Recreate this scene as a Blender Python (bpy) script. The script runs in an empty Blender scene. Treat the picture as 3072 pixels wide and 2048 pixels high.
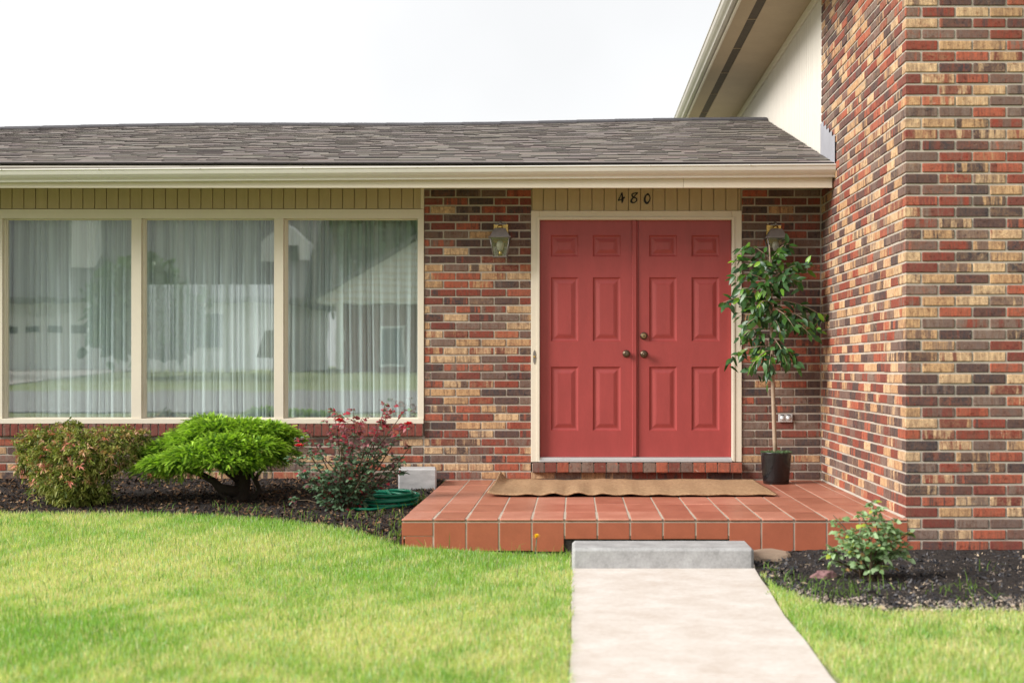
import bpy, math, random
import numpy as np
from mathutils import Vector, Matrix, noise as mnoise

random.seed(7); rng = np.random.default_rng(7)
S = bpy.context.scene
COL = S.collection
R = math.radians

# ------------------------------------------------------------------ camera
F = 4266.7; D0 = 12.19; EYE = 1.2; CX = 1725.0; CY = 1100.0
cam_d = bpy.data.cameras.new('camera'); cam = bpy.data.objects.new('camera', cam_d); COL.objects.link(cam)
cam.location = (0, -D0, EYE); cam.rotation_euler = (R(90), 0, 0)
cam_d.lens = 50; cam_d.sensor_width = 36; cam_d.shift_x = -0.0615; cam_d.shift_y = 0.0247
cam_d.clip_end = 2000; cam_d.clip_start = 0.05
cam_d.dof.use_dof = True; cam_d.dof.focus_distance = 11.6; cam_d.dof.aperture_fstop = 2.2
S.camera = cam

# ------------------------------------------------------------------ world, sun, exposure
SUN_DIR = Vector((-0.80, -0.36, 0.50)).normalized()       # towards the veiled sun
w = bpy.data.worlds.new('World'); S.world = w; w.use_nodes = True
nt = w.node_tree; N = nt.nodes; L = nt.links
N.clear()
out = N.new('ShaderNodeOutputWorld'); bg = N.new('ShaderNodeBackground'); bg.inputs[1].default_value = 0.1
sky = N.new('ShaderNodeTexSky'); sky.sky_type = 'NISHITA'; sky.sun_disc = False
sky.sun_elevation = math.asin(SUN_DIR.z); sky.sun_rotation = math.atan2(SUN_DIR.x, SUN_DIR.y)
tc = N.new('ShaderNodeTexCoord'); cl = N.new('ShaderNodeTexNoise'); cl.inputs['Scale'].default_value = 2.6
cl.inputs['Detail'].default_value = 4; cl.inputs['Roughness'].default_value = 0.5
L.new(tc.outputs['Generated'], cl.inputs['Vector'])
cr = N.new('ShaderNodeMapRange'); cr.inputs[1].default_value = 0.35; cr.inputs[2].default_value = 0.62
cr.inputs[3].default_value = 6.4; cr.inputs[4].default_value = 7.4
L.new(cl.outputs['Fac'], cr.inputs[0])
cc = N.new('ShaderNodeCombineColor')
for i in range(3): L.new(cr.outputs[0], cc.inputs[i])
mx = N.new('ShaderNodeMix'); mx.data_type = 'RGBA'; mx.inputs[0].default_value = 0.93
L.new(sky.outputs[0], mx.inputs[6]); L.new(cc.outputs[0], mx.inputs[7])
L.new(mx.outputs[2], bg.inputs[0]); L.new(bg.outputs[0], out.inputs[0])

sd = bpy.data.lights.new('sun', 'SUN'); so = bpy.data.objects.new('sun', sd); COL.objects.link(so)
sd.energy = 4.1; sd.angle = R(30); sd.color = (1.0, 0.975, 0.945)
so.rotation_euler = (-SUN_DIR).to_track_quat('-Z', 'Y').to_euler(); so.location = (-8, -8, 12)
S.view_settings.view_transform = 'Standard'; S.view_settings.look = 'None'
S.view_settings.gamma = 1; S.view_settings.exposure = 0.62; S.view_settings.use_curve_mapping = False

# ------------------------------------------------------------------ helpers
def at(px, py, d):
    """photograph pixel at a known distance -> world point"""
    return Vector(((px - CX) * d / F, d - D0, EYE + (CY - py) * d / F))
def wx(px, d=D0): return (px - CX) * d / F
def wz(py, d=D0): return EYE + (CY - py) * d / F

def tag(o, label=None, cat=None, group=None, kind=None):
    if label: o['label'] = label
    if cat: o['category'] = cat
    if group: o['group'] = group
    if kind: o['kind'] = kind
    return o
def empty(name, loc=(0, 0, 0), parent=None):
    o = bpy.data.objects.new(name, None); COL.objects.link(o); o.location = loc
    o.empty_display_size = 0.1
    if parent: o.parent = parent
    return o
def link(name, me, mat=None, parent=None, loc=None):
    o = bpy.data.objects.new(name, me); COL.objects.link(o)
    if mat and len(me.materials) == 0: me.materials.append(mat)
    if parent:
        o.parent = parent
    if loc: o.location = loc
    return o
def npmesh(name, V, Fc, smooth=False, col=None):
    """V (n,3), Fc (m,k) arrays of equal sized faces"""
    V = np.asarray(V, dtype=np.float32); Fc = np.asarray(Fc, dtype=np.int32)
    me = bpy.data.meshes.new(name)
    k = Fc.shape[1]; m = len(Fc)
    me.vertices.add(len(V)); me.vertices.foreach_set('co', V.ravel())
    me.loops.add(m * k); me.loops.foreach_set('vertex_index', Fc.ravel())
    me.polygons.add(m); me.polygons.foreach_set('loop_start', np.arange(0, m * k, k, dtype=np.int32))
    me.polygons.foreach_set('loop_total', np.full(m, k, dtype=np.int32))
    if smooth: me.polygons.foreach_set('use_smooth', np.ones(m, dtype=bool))
    me.update(calc_edges=True); me.validate()
    if col is not None:
        a = me.color_attributes.new('Col', 'FLOAT_COLOR', 'POINT')
        c = np.ones((len(V), 4), dtype=np.float32); c[:, :col.shape[1]] = col
        a.data.foreach_set('color', c.ravel())
    return me

class MB:
    def __init__(s): s.v = []; s.f = []; s.sm = []
    def add(s, vs, fs, smooth=False):
        b = len(s.v); s.v += [tuple(p) for p in vs]; s.f += [tuple(b + i for i in f) for f in fs]
        s.sm += [smooth] * len(fs); return s
    def box(s, x0, x1, y0, y1, z0, z1, c=0.0):
        if c <= 0:
            vs = [(x, y, z) for x in (x0, x1) for y in (y0, y1) for z in (z0, z1)]
            return s.add(vs, [(0, 1, 3, 2), (4, 6, 7, 5), (0, 4, 5, 1), (2, 3, 7, 6), (0, 2, 6, 4), (1, 5, 7, 3)])
        v, f = chamfer_box(x0, x1, y0, y1, z0, z1, c); return s.add(v, f)
    def ext(s, prof, x0, x1, axis='x', closed=True, dz=0.0):
        """profile [(a,b)] extruded; axis x: (y,z) ; axis y: (x,z)"""
        n = len(prof); vs = []
        for e, t in ((x0, 0), (x1, 1)):
            for a, b in prof:
                vs.append((e, a, b + dz * t) if axis == 'x' else (a, e, b + dz * t))
        fs = []
        for i in range(n if closed else n - 1):
            j = (i + 1) % n; fs.append((i, j, n + j, n + i))
        if closed: fs += [tuple(range(n - 1, -1, -1)), tuple(range(n, 2 * n))]
        return s.add(vs, fs)
    def tube(s, pts, rad, n=8, cap=True):
        pts = [Vector(p) for p in pts]
        if not hasattr(rad, '__len__'): rad = [rad] * len(pts)
        vs = []; ref = None
        for i, p in enumerate(pts):
            t = (pts[min(i + 1, len(pts) - 1)] - pts[max(i - 1, 0)])
            t = t.normalized() if t.length > 1e-9 else Vector((0, 0, 1))
            if ref is None: ref = t.orthogonal().normalized()
            ref = (ref - t * ref.dot(t)); ref = ref.normalized() if ref.length > 1e-6 else t.orthogonal().normalized()
            b = t.cross(ref)
            for k in range(n):
                a = 2 * math.pi * k / n; vs.append(p + (ref * math.cos(a) + b * math.sin(a)) * rad[i])
        fs = []
        for i in range(len(pts) - 1):
            for k in range(n):
                k2 = (k + 1) % n; fs.append((i * n + k, i * n + k2, (i + 1) * n + k2, (i + 1) * n + k))
        if cap: fs += [tuple(range(n - 1, -1, -1)), tuple((len(pts) - 1) * n + k for k in range(n))]
        return s.add(vs, fs, True)
    def lathe(s, prof, c, n=24, axis='z'):
        """prof [(r,h)] around axis through c"""
        vs = []
        for r, h in prof:
            for k in range(n):
                a = 2 * math.pi * k / n; x, y = r * math.cos(a), r * math.sin(a)
                if axis == 'z': p = (c[0] + x, c[1] + y, c[2] + h)
                else: p = (c[0] + x, c[1] - h, c[2] + y)          # points to -Y
                vs.append(p)
        fs = []
        for i in range(len(prof) - 1):
            for k in range(n):
                k2 = (k + 1) % n; fs.append((i * n + k, i * n + k2, (i + 1) * n + k2, (i + 1) * n + k))
        fs += [tuple(range(n - 1, -1, -1)), tuple((len(prof) - 1) * n + k for k in range(n))]
        return s.add(vs, fs, True)
    def mesh(s, name):
        me = bpy.data.meshes.new(name); me.from_pydata(s.v, [], s.f); me.update()
        me.polygons.foreach_set('use_smooth', s.sm); return me
    def build(s, name, mat, parent=None, loc=None, bevel=0, fix=False):
        me = s.mesh(name)
        if fix:
            import bmesh
            bm = bmesh.new(); bm.from_mesh(me); bmesh.ops.recalc_face_normals(bm, faces=bm.faces); bm.to_mesh(me); bm.free()
        o = link(name, me, mat, parent, loc)
        if bevel:
            m = o.modifiers.new('bevel', 'BEVEL'); m.width = bevel; m.segments = 2; m.limit_method = 'ANGLE'
        return o

def chamfer_box(x0, x1, y0, y1, z0, z1, c, jit=0.0):
    lo = (x0, y0, z0); hi = (x1, y1, z1); vs = []; idx = {}
    for sx in (0, 1):
        for sy in (0, 1):
            for sz in (0, 1):
                sg = (sx, sy, sz)
                for ax in range(3):
                    p = [0, 0, 0]
                    for k in range(3):
                        e = hi[k] if sg[k] else lo[k]; inn = -1 if sg[k] else 1
                        p[k] = e if k == ax else e + inn * c
                    if jit: p = [q + random.uniform(-jit, jit) for q in p]
                    idx[(sx, sy, sz, ax)] = len(vs); vs.append(tuple(p))
    fs = []
    for ax in range(3):
        o1, o2 = [k for k in range(3) if k != ax]
        for sd_ in (0, 1):
            q = []
            for a, b in ((0, 0), (1, 0), (1, 1), (0, 1)):
                sg = [0, 0, 0]; sg[ax] = sd_; sg[o1] = a; sg[o2] = b; q.append(idx[(*sg, ax)])
            flip = (sd_ == 1) == (ax == 1)
            fs.append(tuple(reversed(q)) if flip else tuple(q))
            if False: pass
    for ax in range(3):
        o1, o2 = [k for k in range(3) if k != ax]
        for a in (0, 1):
            for b in (0, 1):
                def key(e, f):
                    sg = [0, 0, 0]; sg[ax] = e; sg[o1] = a; sg[o2] = b; return idx[(*sg, f)]
                fs.append((key(0, o1), key(1, o1), key(1, o2), key(0, o2)))
    for sx in (0, 1):
        for sy in (0, 1):
            for sz in (0, 1):
                fs.append(tuple(idx[(sx, sy, sz, k)] for k in range(3)))
    # orient outwards
    c0 = Vector(((x0 + x1) / 2, (y0 + y1) / 2, (z0 + z1) / 2)); o = []
    for f in fs:
        a, b, d = Vector(vs[f[0]]), Vector(vs[f[1]]), Vector(vs[f[2]])
        m = sum((Vector(vs[i]) for i in f), Vector()) / len(f)
        o.append(f if (b - a).cross(d - a).dot(m - c0) > 0 else tuple(reversed(f)))
    return vs, o

# ------------------------------------------------------------------ materials
def newmat(name):
    m = bpy.data.materials.new(name); m.use_nodes = True
    nt = m.node_tree; b = nt.nodes['Principled BSDF']; return m, nt, b
def nd(nt, t, **kw):
    n = nt.nodes.new(t)
    for k, v in kw.items():
        if k.startswith('i_'):
            key = k[2:]; key = int(key) if key.isdigit() else key
            n.inputs[key].default_value = v
        else: setattr(n, k, v)
    return n
def noise_(nt, scale, detail=4, vec=None, rough=0.55, dist=0.0):
    n = nd(nt, 'ShaderNodeTexNoise'); n.inputs['Scale'].default_value = scale; n.inputs['Detail'].default_value = detail
    n.inputs['Roughness'].default_value = rough; n.inputs['Distortion'].default_value = dist
    if vec is not None: nt.links.new(vec, n.inputs['Vector'])
    return n.outputs['Fac']
def mixc(nt, fac, a, b, blend='MIX'):
    n = nd(nt, 'ShaderNodeMix', data_type='RGBA', blend_type=blend)
    for s_, v in ((0, fac), (6, a), (7, b)):
        if hasattr(v, 'is_linked') or hasattr(v, 'links'): nt.links.new(v, n.inputs[s_])
        elif s_ == 0: n.inputs[0].default_value = v
        else: n.inputs[s_].default_value = (*v, 1)
    return n.outputs[2]
def rng_(nt, v, a, b, c=0.0, d=1.0):
    n = nd(nt, 'ShaderNodeMapRange'); nt.links.new(v, n.inputs[0])
    for i, q in enumerate((a, b, c, d)): n.inputs[i + 1].default_value = q
    return n.outputs[0]
def math_(nt, op, a, b=None):
    n = nd(nt, 'ShaderNodeMath', operation=op)
    for i, v in enumerate((a, b)):
        if v is None: continue
        if hasattr(v, 'links'): nt.links.new(v, n.inputs[i])
        else: n.inputs[i].default_value = v
    return n.outputs[0]
def bump_(nt, h, strength, dist, b):
    n = nd(nt, 'ShaderNodeBump'); n.inputs['Strength'].default_value = strength; n.inputs['Distance'].default_value = dist
    nt.links.new(h, n.inputs['Height']); nt.links.new(n.outputs[0], b.inputs['Normal']); return n
def pos(nt): return nd(nt, 'ShaderNodeNewGeometry').outputs['Position']
def mapv(nt, vec, sc=(1, 1, 1)):
    n = nd(nt, 'ShaderNodeMapping'); nt.links.new(vec, n.inputs[0]); n.inputs['Scale'].default_value = sc; return n.outputs[0]

def plain(name, col, rough=0.6, var=0.12, sc=6.0, bump=0.15, bsc=60.0, bd=0.002, col2=None, metal=0.0, spec=0.4, stretch=(1, 1, 1)):
    m, nt, b = newmat(name); p = mapv(nt, pos(nt), stretch)
    n1 = noise_(nt, sc, 5, p); n2 = noise_(nt, sc * 9, 3, p)
    f = math_(nt, 'ADD', math_(nt, 'MULTIPLY', n1, 0.65), math_(nt, 'MULTIPLY', n2, 0.35))
    f = rng_(nt, f, 0.32, 0.68)
    c2 = col2 or tuple(max(0, q * (1 - var * 2)) for q in col)
    nt.links.new(mixc(nt, f, c2, col), b.inputs['Base Color'])
    b.inputs['Roughness'].default_value = rough; b.inputs['Metallic'].default_value = metal
    b.inputs['Specular IOR Level'].default_value = spec
    if bump: bump_(nt, noise_(nt, bsc, 4, p), bump, bd, b)
    return m

BRICK_PAL = [(0.0, (0.56, 0.385, 0.22)), (0.13, (0.48, 0.295, 0.15)), (0.25, (0.22, 0.042, 0.026)), (0.36, (0.35, 0.088, 0.048)),
             (0.47, (0.16, 0.036, 0.028)), (0.57, (0.175, 0.128, 0.105)), (0.66, (0.135, 0.092, 0.078)), (0.76, (0.042, 0.036, 0.040)), (0.88, (0.068, 0.043, 0.042))]
def brick_mat(name, src):
    m, nt, b = newmat(name)
    if src == 'object':
        oc = nd(nt, 'ShaderNodeObjectInfo').outputs['Color']
    else:
        oc = nd(nt, 'ShaderNodeAttribute', attribute_name='Col').outputs['Color']
    sep = nd(nt, 'ShaderNodeSeparateColor'); nt.links.new(oc, sep.inputs[0])
    def ramp(v):
        r = nd(nt, 'ShaderNodeValToRGB'); r.color_ramp.interpolation = 'CONSTANT'
        e = r.color_ramp.elements
        while len(e) < len(BRICK_PAL): e.new(0.5)
        for i, (p_, c_) in enumerate(BRICK_PAL): e[i].position = p_; e[i].color = (*c_, 1)
        nt.links.new(v, r.inputs[0]); return r.outputs[0]
    A = ramp(sep.outputs[0]); B = ramp(sep.outputs[1])
    p = pos(nt); sx = nd(nt, 'ShaderNodeSeparateXYZ'); nt.links.new(p, sx.inputs[0])
    u = math_(nt, 'ADD', sx.outputs[0], sx.outputs[1])
    cmb = nd(nt, 'ShaderNodeCombineXYZ'); nt.links.new(u, cmb.inputs[0])
    nt.links.new(math_(nt, 'MULTIPLY', sep.outputs[2], 37.0), cmb.inputs[1]); nt.links.new(math_(nt, 'MULTIPLY', sx.outputs[2], 0.10), cmb.inputs[2])
    band = noise_(nt, 15, 3, cmb.outputs[0], 0.65, 0.0)
    thr = rng_(nt, sep.outputs[2], 0, 1, 0.50, 0.66)
    bf = math_(nt, 'SUBTRACT', band, thr); bf = math_(nt, 'ADD', bf, math_(nt, 'MULTIPLY', math_(nt, 'SUBTRACT', noise_(nt, 70, 4, p, 0.7), 0.5), 0.16)); bf = rng_(nt, bf, -0.035, 0.045, 0.0, 0.9)
    c = mixc(nt, bf, A, B)
    # smoky kiln flashing that drifts over the faces, and soot towards brown
    kf = noise_(nt, 26, 5, p, 0.7, 0.8)
    c = mixc(nt, rng_(nt, kf, 0.42, 0.66, 0.0, 0.55), c, mixc(nt, 0.45, (0.17, 0.095, 0.065), B))
    c = mixc(nt, rng_(nt, noise_(nt, 1.1, 4, p, 0.6), 0.45, 0.75, 0.0, 0.18), c, (0.13, 0.105, 0.085))
    # streaks, grain and lime bloom
    st = noise_(nt, 55, 4, mapv(nt, cmb.outputs[0], (1, 1, 1.2)), 0.7)
    c = mixc(nt, rng_(nt, st, 0.42, 0.62, 0.0, 0.85), c, mixc(nt, 0.6, c, (0.12, 0.06, 0.04)))
    g = noise_(nt, 170, 4, p, 0.7)
    c = mixc(nt, rng_(nt, g, 0.46, 0.64, 0.0, 0.8), c, mixc(nt, 1.0, c, (1.45, 1.4, 1.3), 'MULTIPLY'))
    sp = noise_(nt, 34, 6, p, 0.75, 0.4)
    c = mixc(nt, rng_(nt, sp, 0.54, 0.66, 0.0, 0.85), c, mixc(nt, 1.0, c, (0.42, 0.28, 0.24), 'MULTIPLY'))
    bl = noise_(nt, 21, 6, p, 0.7, 1.0)
    c = mixc(nt, rng_(nt, bl, 0.66, 0.76, 0.0, 0.6), c, (0.62, 0.55, 0.46))
    nt.links.new(c, b.inputs['Base Color']); b.inputs['Roughness'].default_value = 0.82; b.inputs['Specular IOR Level'].default_value = 0.25
    h = math_(nt, 'ADD', noise_(nt, 60, 5, p, 0.7), math_(nt, 'MULTIPLY', st, 0.5))
    bump_(nt, h, 0.55, 0.004, b); return m

def leaf_mat(name, rough=0.5, trans=0.3, spec=0.35):
    m, nt, b = newmat(name)
    a = nd(nt, 'ShaderNodeAttribute', attribute_name='Col').outputs['Color']
    nt.links.new(a, b.inputs['Base Color']); b.inputs['Roughness'].default_value = rough; b.inputs['Specular IOR Level'].default_value = spec
    t = nd(nt, 'ShaderNodeBsdfTranslucent'); nt.links.new(mixc(nt, 1.0, a, (1.0, 1.0, 0.55), 'MULTIPLY'), t.inputs[0])
    mx = nd(nt, 'ShaderNodeMixShader'); mx.inputs[0].default_value = trans
    nt.links.new(b.outputs[0], mx.inputs[1]); nt.links.new(t.outputs[0], mx.inputs[2])
    nt.links.new(mx.outputs[0], nt.nodes['Material Output'].inputs[0]); return m

M = {}
M['brick'] = brick_mat('brick_fired', 'object'); M['brick_mass'] = brick_mat('brick_fired_mass', 'attr')
M['mortar'] = plain('mortar_sand', (0.46, 0.40, 0.33), 0.95, 0.13, 5, 0.6, 220, 0.003)
M['trim'] = plain('cream_paint', (0.68, 0.61, 0.49), 0.45, 0.03, 3, 0.08, 90, 0.001)
M['siding'] = plain('siding_paint', (0.47, 0.37, 0.215), 0.55, 0.06, 5, 0.2, 90, 0.0015, stretch=(4, 4, 0.6))  # kept darker than the similar trim paint: eave shade put into the tone
M['white_siding'] = plain('white_siding_paint', (0.66, 0.61, 0.53), 0.5, 0.05, 3, 0.12, 60, 0.001, stretch=(4, 4, 0.6))
M['gutter'] = plain('gutter_enamel', (0.70, 0.67, 0.61), 0.32, 0.04, 2.5, 0.03, 20, 0.001, spec=0.5)
M['gutter_grey'] = plain('weathered_gutter_enamel', (0.50, 0.46, 0.40), 0.4, 0.08, 3, 0.05, 20, 0.001)
M['soffit'] = plain('soffit_paint', (0.44, 0.335, 0.21), 0.6, 0.07, 2.5, 0.1, 40, 0.001)
M['vent'] = plain('dark_vent_mesh', (0.10, 0.075, 0.05), 0.8, 0.2, 30, 0.3, 300, 0.002)
M['door'] = plain('red_door_paint', (0.34, 0.052, 0.048), 0.42, 0.09, 4.0, 0.22, 90, 0.0015, spec=0.45, stretch=(2.5, 1, 0.7))
M['bronze'] = plain('aged_bronze', (0.13, 0.09, 0.06), 0.35, 0.15, 30, 0.05, 80, 0.0005, metal=0.8)
M['brass'] = plain('worn_brass', (0.62, 0.42, 0.13), 0.3, 0.15, 40, 0.05, 80, 0.0005, metal=0.9)
M['oldbrass'] = plain('dull_brass', (0.30, 0.21, 0.10), 0.45, 0.15, 40, 0.05, 80, 0.0005, metal=0.7)
M['pewter'] = plain('grey_lantern_metal', (0.26, 0.235, 0.22), 0.42, 0.15, 25, 0.06, 80, 0.0006, metal=0.55)
M['alu'] = plain('brushed_aluminium', (0.66, 0.66, 0.66), 0.38, 0.08, 12, 0.06, 60, 0.0005, metal=0.6, stretch=(0.3, 2, 2))
M['flash'] = plain('galvanised_flashing', (0.50, 0.50, 0.54), 0.42, 0.07, 6, 0.05, 30, 0.0006, metal=0.5)
M['black'] = plain('black_iron', (0.012, 0.012, 0.012), 0.45, 0.1, 10, 0.05, 80, 0.0005)
M['pot'] = plain('black_pot_plastic', (0.010, 0.010, 0.011), 0.26, 0.1, 10, 0.02, 60, 0.0005, spec=0.5)
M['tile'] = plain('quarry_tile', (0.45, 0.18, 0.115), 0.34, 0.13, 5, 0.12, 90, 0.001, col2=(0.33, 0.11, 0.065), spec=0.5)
M['tile_dark'] = plain('quarry_tile_dark', (0.39, 0.145, 0.088), 0.36, 0.13, 6, 0.12, 90, 0.001, col2=(0.27, 0.088, 0.052), spec=0.5)
M['tile_pink'] = plain('quarry_tile_faded', (0.50, 0.22, 0.15), 0.40, 0.13, 5, 0.12, 90, 0.001, col2=(0.37, 0.135, 0.085), spec=0.45)
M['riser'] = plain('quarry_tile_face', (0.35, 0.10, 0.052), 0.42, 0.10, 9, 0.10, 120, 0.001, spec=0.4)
M['grout'] = plain('tile_grout', (0.46, 0.38, 0.30), 0.9, 0.15, 20, 0.3, 200, 0.002)
M['concrete'] = plain('grey_concrete', (0.40, 0.395, 0.39), 0.85, 0.13, 7, 0.6, 110, 0.004, col2=(0.22, 0.215, 0.21))
M['pathc'] = plain('pale_path_concrete', (0.61, 0.57, 0.525), 0.88, 0.07, 4.4, 0.7, 120, 0.003, col2=(0.46, 0.385, 0.325))
M['block'] = plain('brushed_concrete', (0.50, 0.49, 0.48), 0.7, 0.1, 9, 0.5, 60, 0.002, col2=(0.33, 0.325, 0.32), stretch=(1, 1, 3))
M['coir'] = plain('coir_fibre', (0.54, 0.36, 0.21), 0.95, 0.1, 45, 1.0, 160, 0.008, col2=(0.24, 0.135, 0.07), spec=0.1)
M['hose'] = plain('green_hose_rubber', (0.0, 0.16, 0.085), 0.35, 0.12, 15, 0.02, 60, 0.0005)
M['bark'] = plain('dark_bark', (0.035, 0.025, 0.018), 0.95, 0.2, 20, 0.8, 70, 0.006)
M['cane'] = plain('rose_cane', (0.10, 0.065, 0.035), 0.7, 0.2, 30, 0.3, 80, 0.002)
M['trunk'] = plain('ficus_trunk', (0.36, 0.27, 0.19), 0.8, 0.12, 18, 0.4, 90, 0.002, stretch=(1, 1, 2.2))
M['stone'] = plain('tan_fieldstone', (0.30, 0.215, 0.15), 0.9, 0.15, 9, 0.6, 60, 0.005)
M['pinkstone'] = plain('mauve_stone', (0.24, 0.125, 0.125), 0.9, 0.15, 30, 0.6, 90, 0.004)
M['petal'] = plain('red_petal', (0.72, 0.01, 0.02), 0.5, 0.1, 40, 0, 0)
M['yellow'] = plain('yellow_petal', (0.85, 0.55, 0.01), 0.6, 0.05, 40, 0, 0)
M['room'] = plain('room_plaster', (0.34, 0.33, 0.30), 0.9, 0.04, 2, 0, 0)
M['roomfloor'] = plain('room_carpet', (0.20, 0.17, 0.14), 0.95, 0.1, 20, 0, 0)
M['shade'] = plain('lamp_shade_cloth', (0.10, 0.095, 0.09), 0.9, 0.05, 20, 0, 0)
M['wood'] = plain('dark_table_wood', (0.07, 0.045, 0.03), 0.4, 0.2, 8, 0, 0)
M['asphalt'] = plain('asphalt', (0.27, 0.255, 0.25), 0.9, 0.10, 8, 0.3, 120, 0.004)
M['whitepaint'] = plain('white_house_paint', (0.78, 0.78, 0.76), 0.6, 0.03, 3, 0, 0)
M['greyroof'] = plain('grey_far_roof', (0.15, 0.145, 0.15), 0.9, 0.12, 14, 0, 0)
M['darkglass'] = plain('dark_window_glass', (0.03, 0.04, 0.05), 0.1, 0.05, 3, 0, 0)
M['farbrick'] = plain('far_brick', (0.26, 0.10, 0.07), 0.9, 0.15, 12, 0, 0)
M['leaf'] = leaf_mat('leaf_matte', 0.55, 0.3); M['leaf_gloss'] = leaf_mat('leaf_glossy', 0.36, 0.16, 0.45)
M['grass'] = leaf_mat('grass_blade', 0.65, 0.5, 0.15)
M['chips'] = leaf_mat('mulch_chip', 0.9, 0.0, 0.15)

# shingles: colour per tab
m, nt, b = newmat('asphalt_shingle')
a = nd(nt, 'ShaderNodeAttribute', attribute_name='Col').outputs['Color']; p = pos(nt)
nt.links.new(mixc(nt, rng_(nt, noise_(nt, 240, 3, p, 0.8), 0.3, 0.7, 0.0, 0.5), a, mixc(nt, 0.5, a, (0.05, 0.045, 0.045))), b.inputs['Base Color'])
b.inputs['Roughness'].default_value = 0.95; b.inputs['Specular IOR Level'].default_value = 0.2
bump_(nt, noise_(nt, 300, 2, p), 0.5, 0.003, b); M['shingle'] = m
# ridge cap
M['ridge'] = plain('ridge_cap', (0.075, 0.07, 0.075), 0.95, 0.2, 12, 0.4, 240, 0.003)

# ground thatch
m, nt, b = newmat('lawn_soil'); p = pos(nt)
f = rng_(nt, noise_(nt, 0.9, 5, p), 0.35, 0.65)
c = mixc(nt, f, (0.23, 0.30, 0.10), (0.38, 0.40, 0.20))
c = mixc(nt, rng_(nt, noise_(nt, 45, 4, p), 0.4, 0.7, 0.0, 0.6), c, (0.16, 0.14, 0.06))
nt.links.new(c, b.inputs['Base Color']); b.inputs['Roughness'].default_value = 0.95; b.inputs['Specular IOR Level'].default_value = 0.1
bump_(nt, noise_(nt, 60, 3, p), 0.8, 0.02, b); M['soil'] = m
# mulch
m, nt, b = newmat('bark_mulch'); p = pos(nt)
c = mixc(nt, rng_(nt, noise_(nt, 40, 5, mapv(nt, p, (1, 1, 1)), 0.7, 1.0), 0.35, 0.65), (0.022, 0.02, 0.021), (0.075, 0.062, 0.054))
c = mixc(nt, rng_(nt, noise_(nt, 75, 5, p, 0.7, 2.0), 0.62, 0.72), c, (0.12, 0.07, 0.04))
nt.links.new(c, b.inputs['Base Color']); b.inputs['Roughness'].default_value = 0.95; b.inputs['Specular IOR Level'].default_value = 0.15
bump_(nt, noise_(nt, 55, 6, p, 0.8), 1.0, 0.03, b); M['mulch'] = m

# window glass: clear with a mirror-like share, faintly wavy
m, nt, b = newmat('window_glass'); nt.nodes.remove(b)
tr = nd(nt, 'ShaderNodeBsdfTransparent'); tr.inputs[0].default_value = (0.93, 0.97, 0.96, 1)
gl = nd(nt, 'ShaderNodeBsdfGlossy'); gl.inputs['Roughness'].default_value = 0.0; gl.inputs[0].default_value = (1, 1, 1, 1)
bp = nd(nt, 'ShaderNodeBump'); bp.inputs['Strength'].default_value = 0.03; bp.inputs['Distance'].default_value = 0.01
nt.links.new(noise_(nt, 2.2, 2, pos(nt)), bp.inputs['Height']); nt.links.new(bp.outputs[0], gl.inputs['Normal'])
mx = nd(nt, 'ShaderNodeMixShader'); mx.inputs[0].default_value = 0.18
nt.links.new(tr.outputs[0], mx.inputs[1]); nt.links.new(gl.outputs[0], mx.inputs[2]); nt.links.new(mx.outputs[0], nt.nodes['Material Output'].inputs[0])
M['glass'] = m
m, nt, b = newmat('lantern_glass'); nt.nodes.remove(b)
tr = nd(nt, 'ShaderNodeBsdfTransparent'); tr.inputs[0].default_value = (0.90, 0.90, 0.87, 1)
df = nd(nt, 'ShaderNodeBsdfTranslucent'); df.inputs[0].default_value = (0.42, 0.41, 0.36, 1)
gl = nd(nt, 'ShaderNodeBsdfGlossy'); gl.inputs['Roughness'].default_value = 0.12
mx = nd(nt, 'ShaderNodeMixShader'); mx.inputs[0].default_value = 0.22; mx2 = nd(nt, 'ShaderNodeMixShader'); mx2.inputs[0].default_value = 0.12
nt.links.new(tr.outputs[0], mx.inputs[1]); nt.links.new(df.outputs[0], mx.inputs[2])
nt.links.new(mx.outputs[0], mx2.inputs[1]); nt.links.new(gl.outputs[0], mx2.inputs[2]); nt.links.new(mx2.outputs[0], nt.nodes['Material Output'].inputs[0])
M['lglass'] = m
M['bulb'] = plain('bulb_glass', (0.50, 0.48, 0.41), 0.25, 0.05, 20, 0, 0)
# sheer curtain: woven threads, denser along the folds
m, nt, b = newmat('sheer_voile'); nt.nodes.remove(b); p = pos(nt)
df = nd(nt, 'ShaderNodeBsdfDiffuse'); df.inputs[0].default_value = (0.90, 0.93, 0.94, 1)
tl = nd(nt, 'ShaderNodeBsdfTranslucent'); tl.inputs[0].default_value = (0.80, 0.84, 0.84, 1)
ms = nd(nt, 'ShaderNodeMixShader'); ms.inputs[0].default_value = 0.2
nt.links.new(df.outputs[0], ms.inputs[1]); nt.links.new(tl.outputs[0], ms.inputs[2])
tr = nd(nt, 'ShaderNodeBsdfTransparent')
a = nd(nt, 'ShaderNodeAttribute', attribute_name='Col').outputs['Fac']
d2 = rng_(nt, noise_(nt, 9, 4, mapv(nt, p, (6, 1, 0.12)), 0.7), 0.3, 0.7, -0.1, 0.16)
den = math_(nt, 'ADD', a, d2)
mx = nd(nt, 'ShaderNodeMixShader'); nt.links.new(den, mx.inputs[0]); nt.links.new(tr.outputs[0], mx.inputs[1]); nt.links.new(ms.outputs[0], mx.inputs[2])
nt.links.new(mx.outputs[0], nt.nodes['Material Output'].inputs[0]); M['voile'] = m

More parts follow.
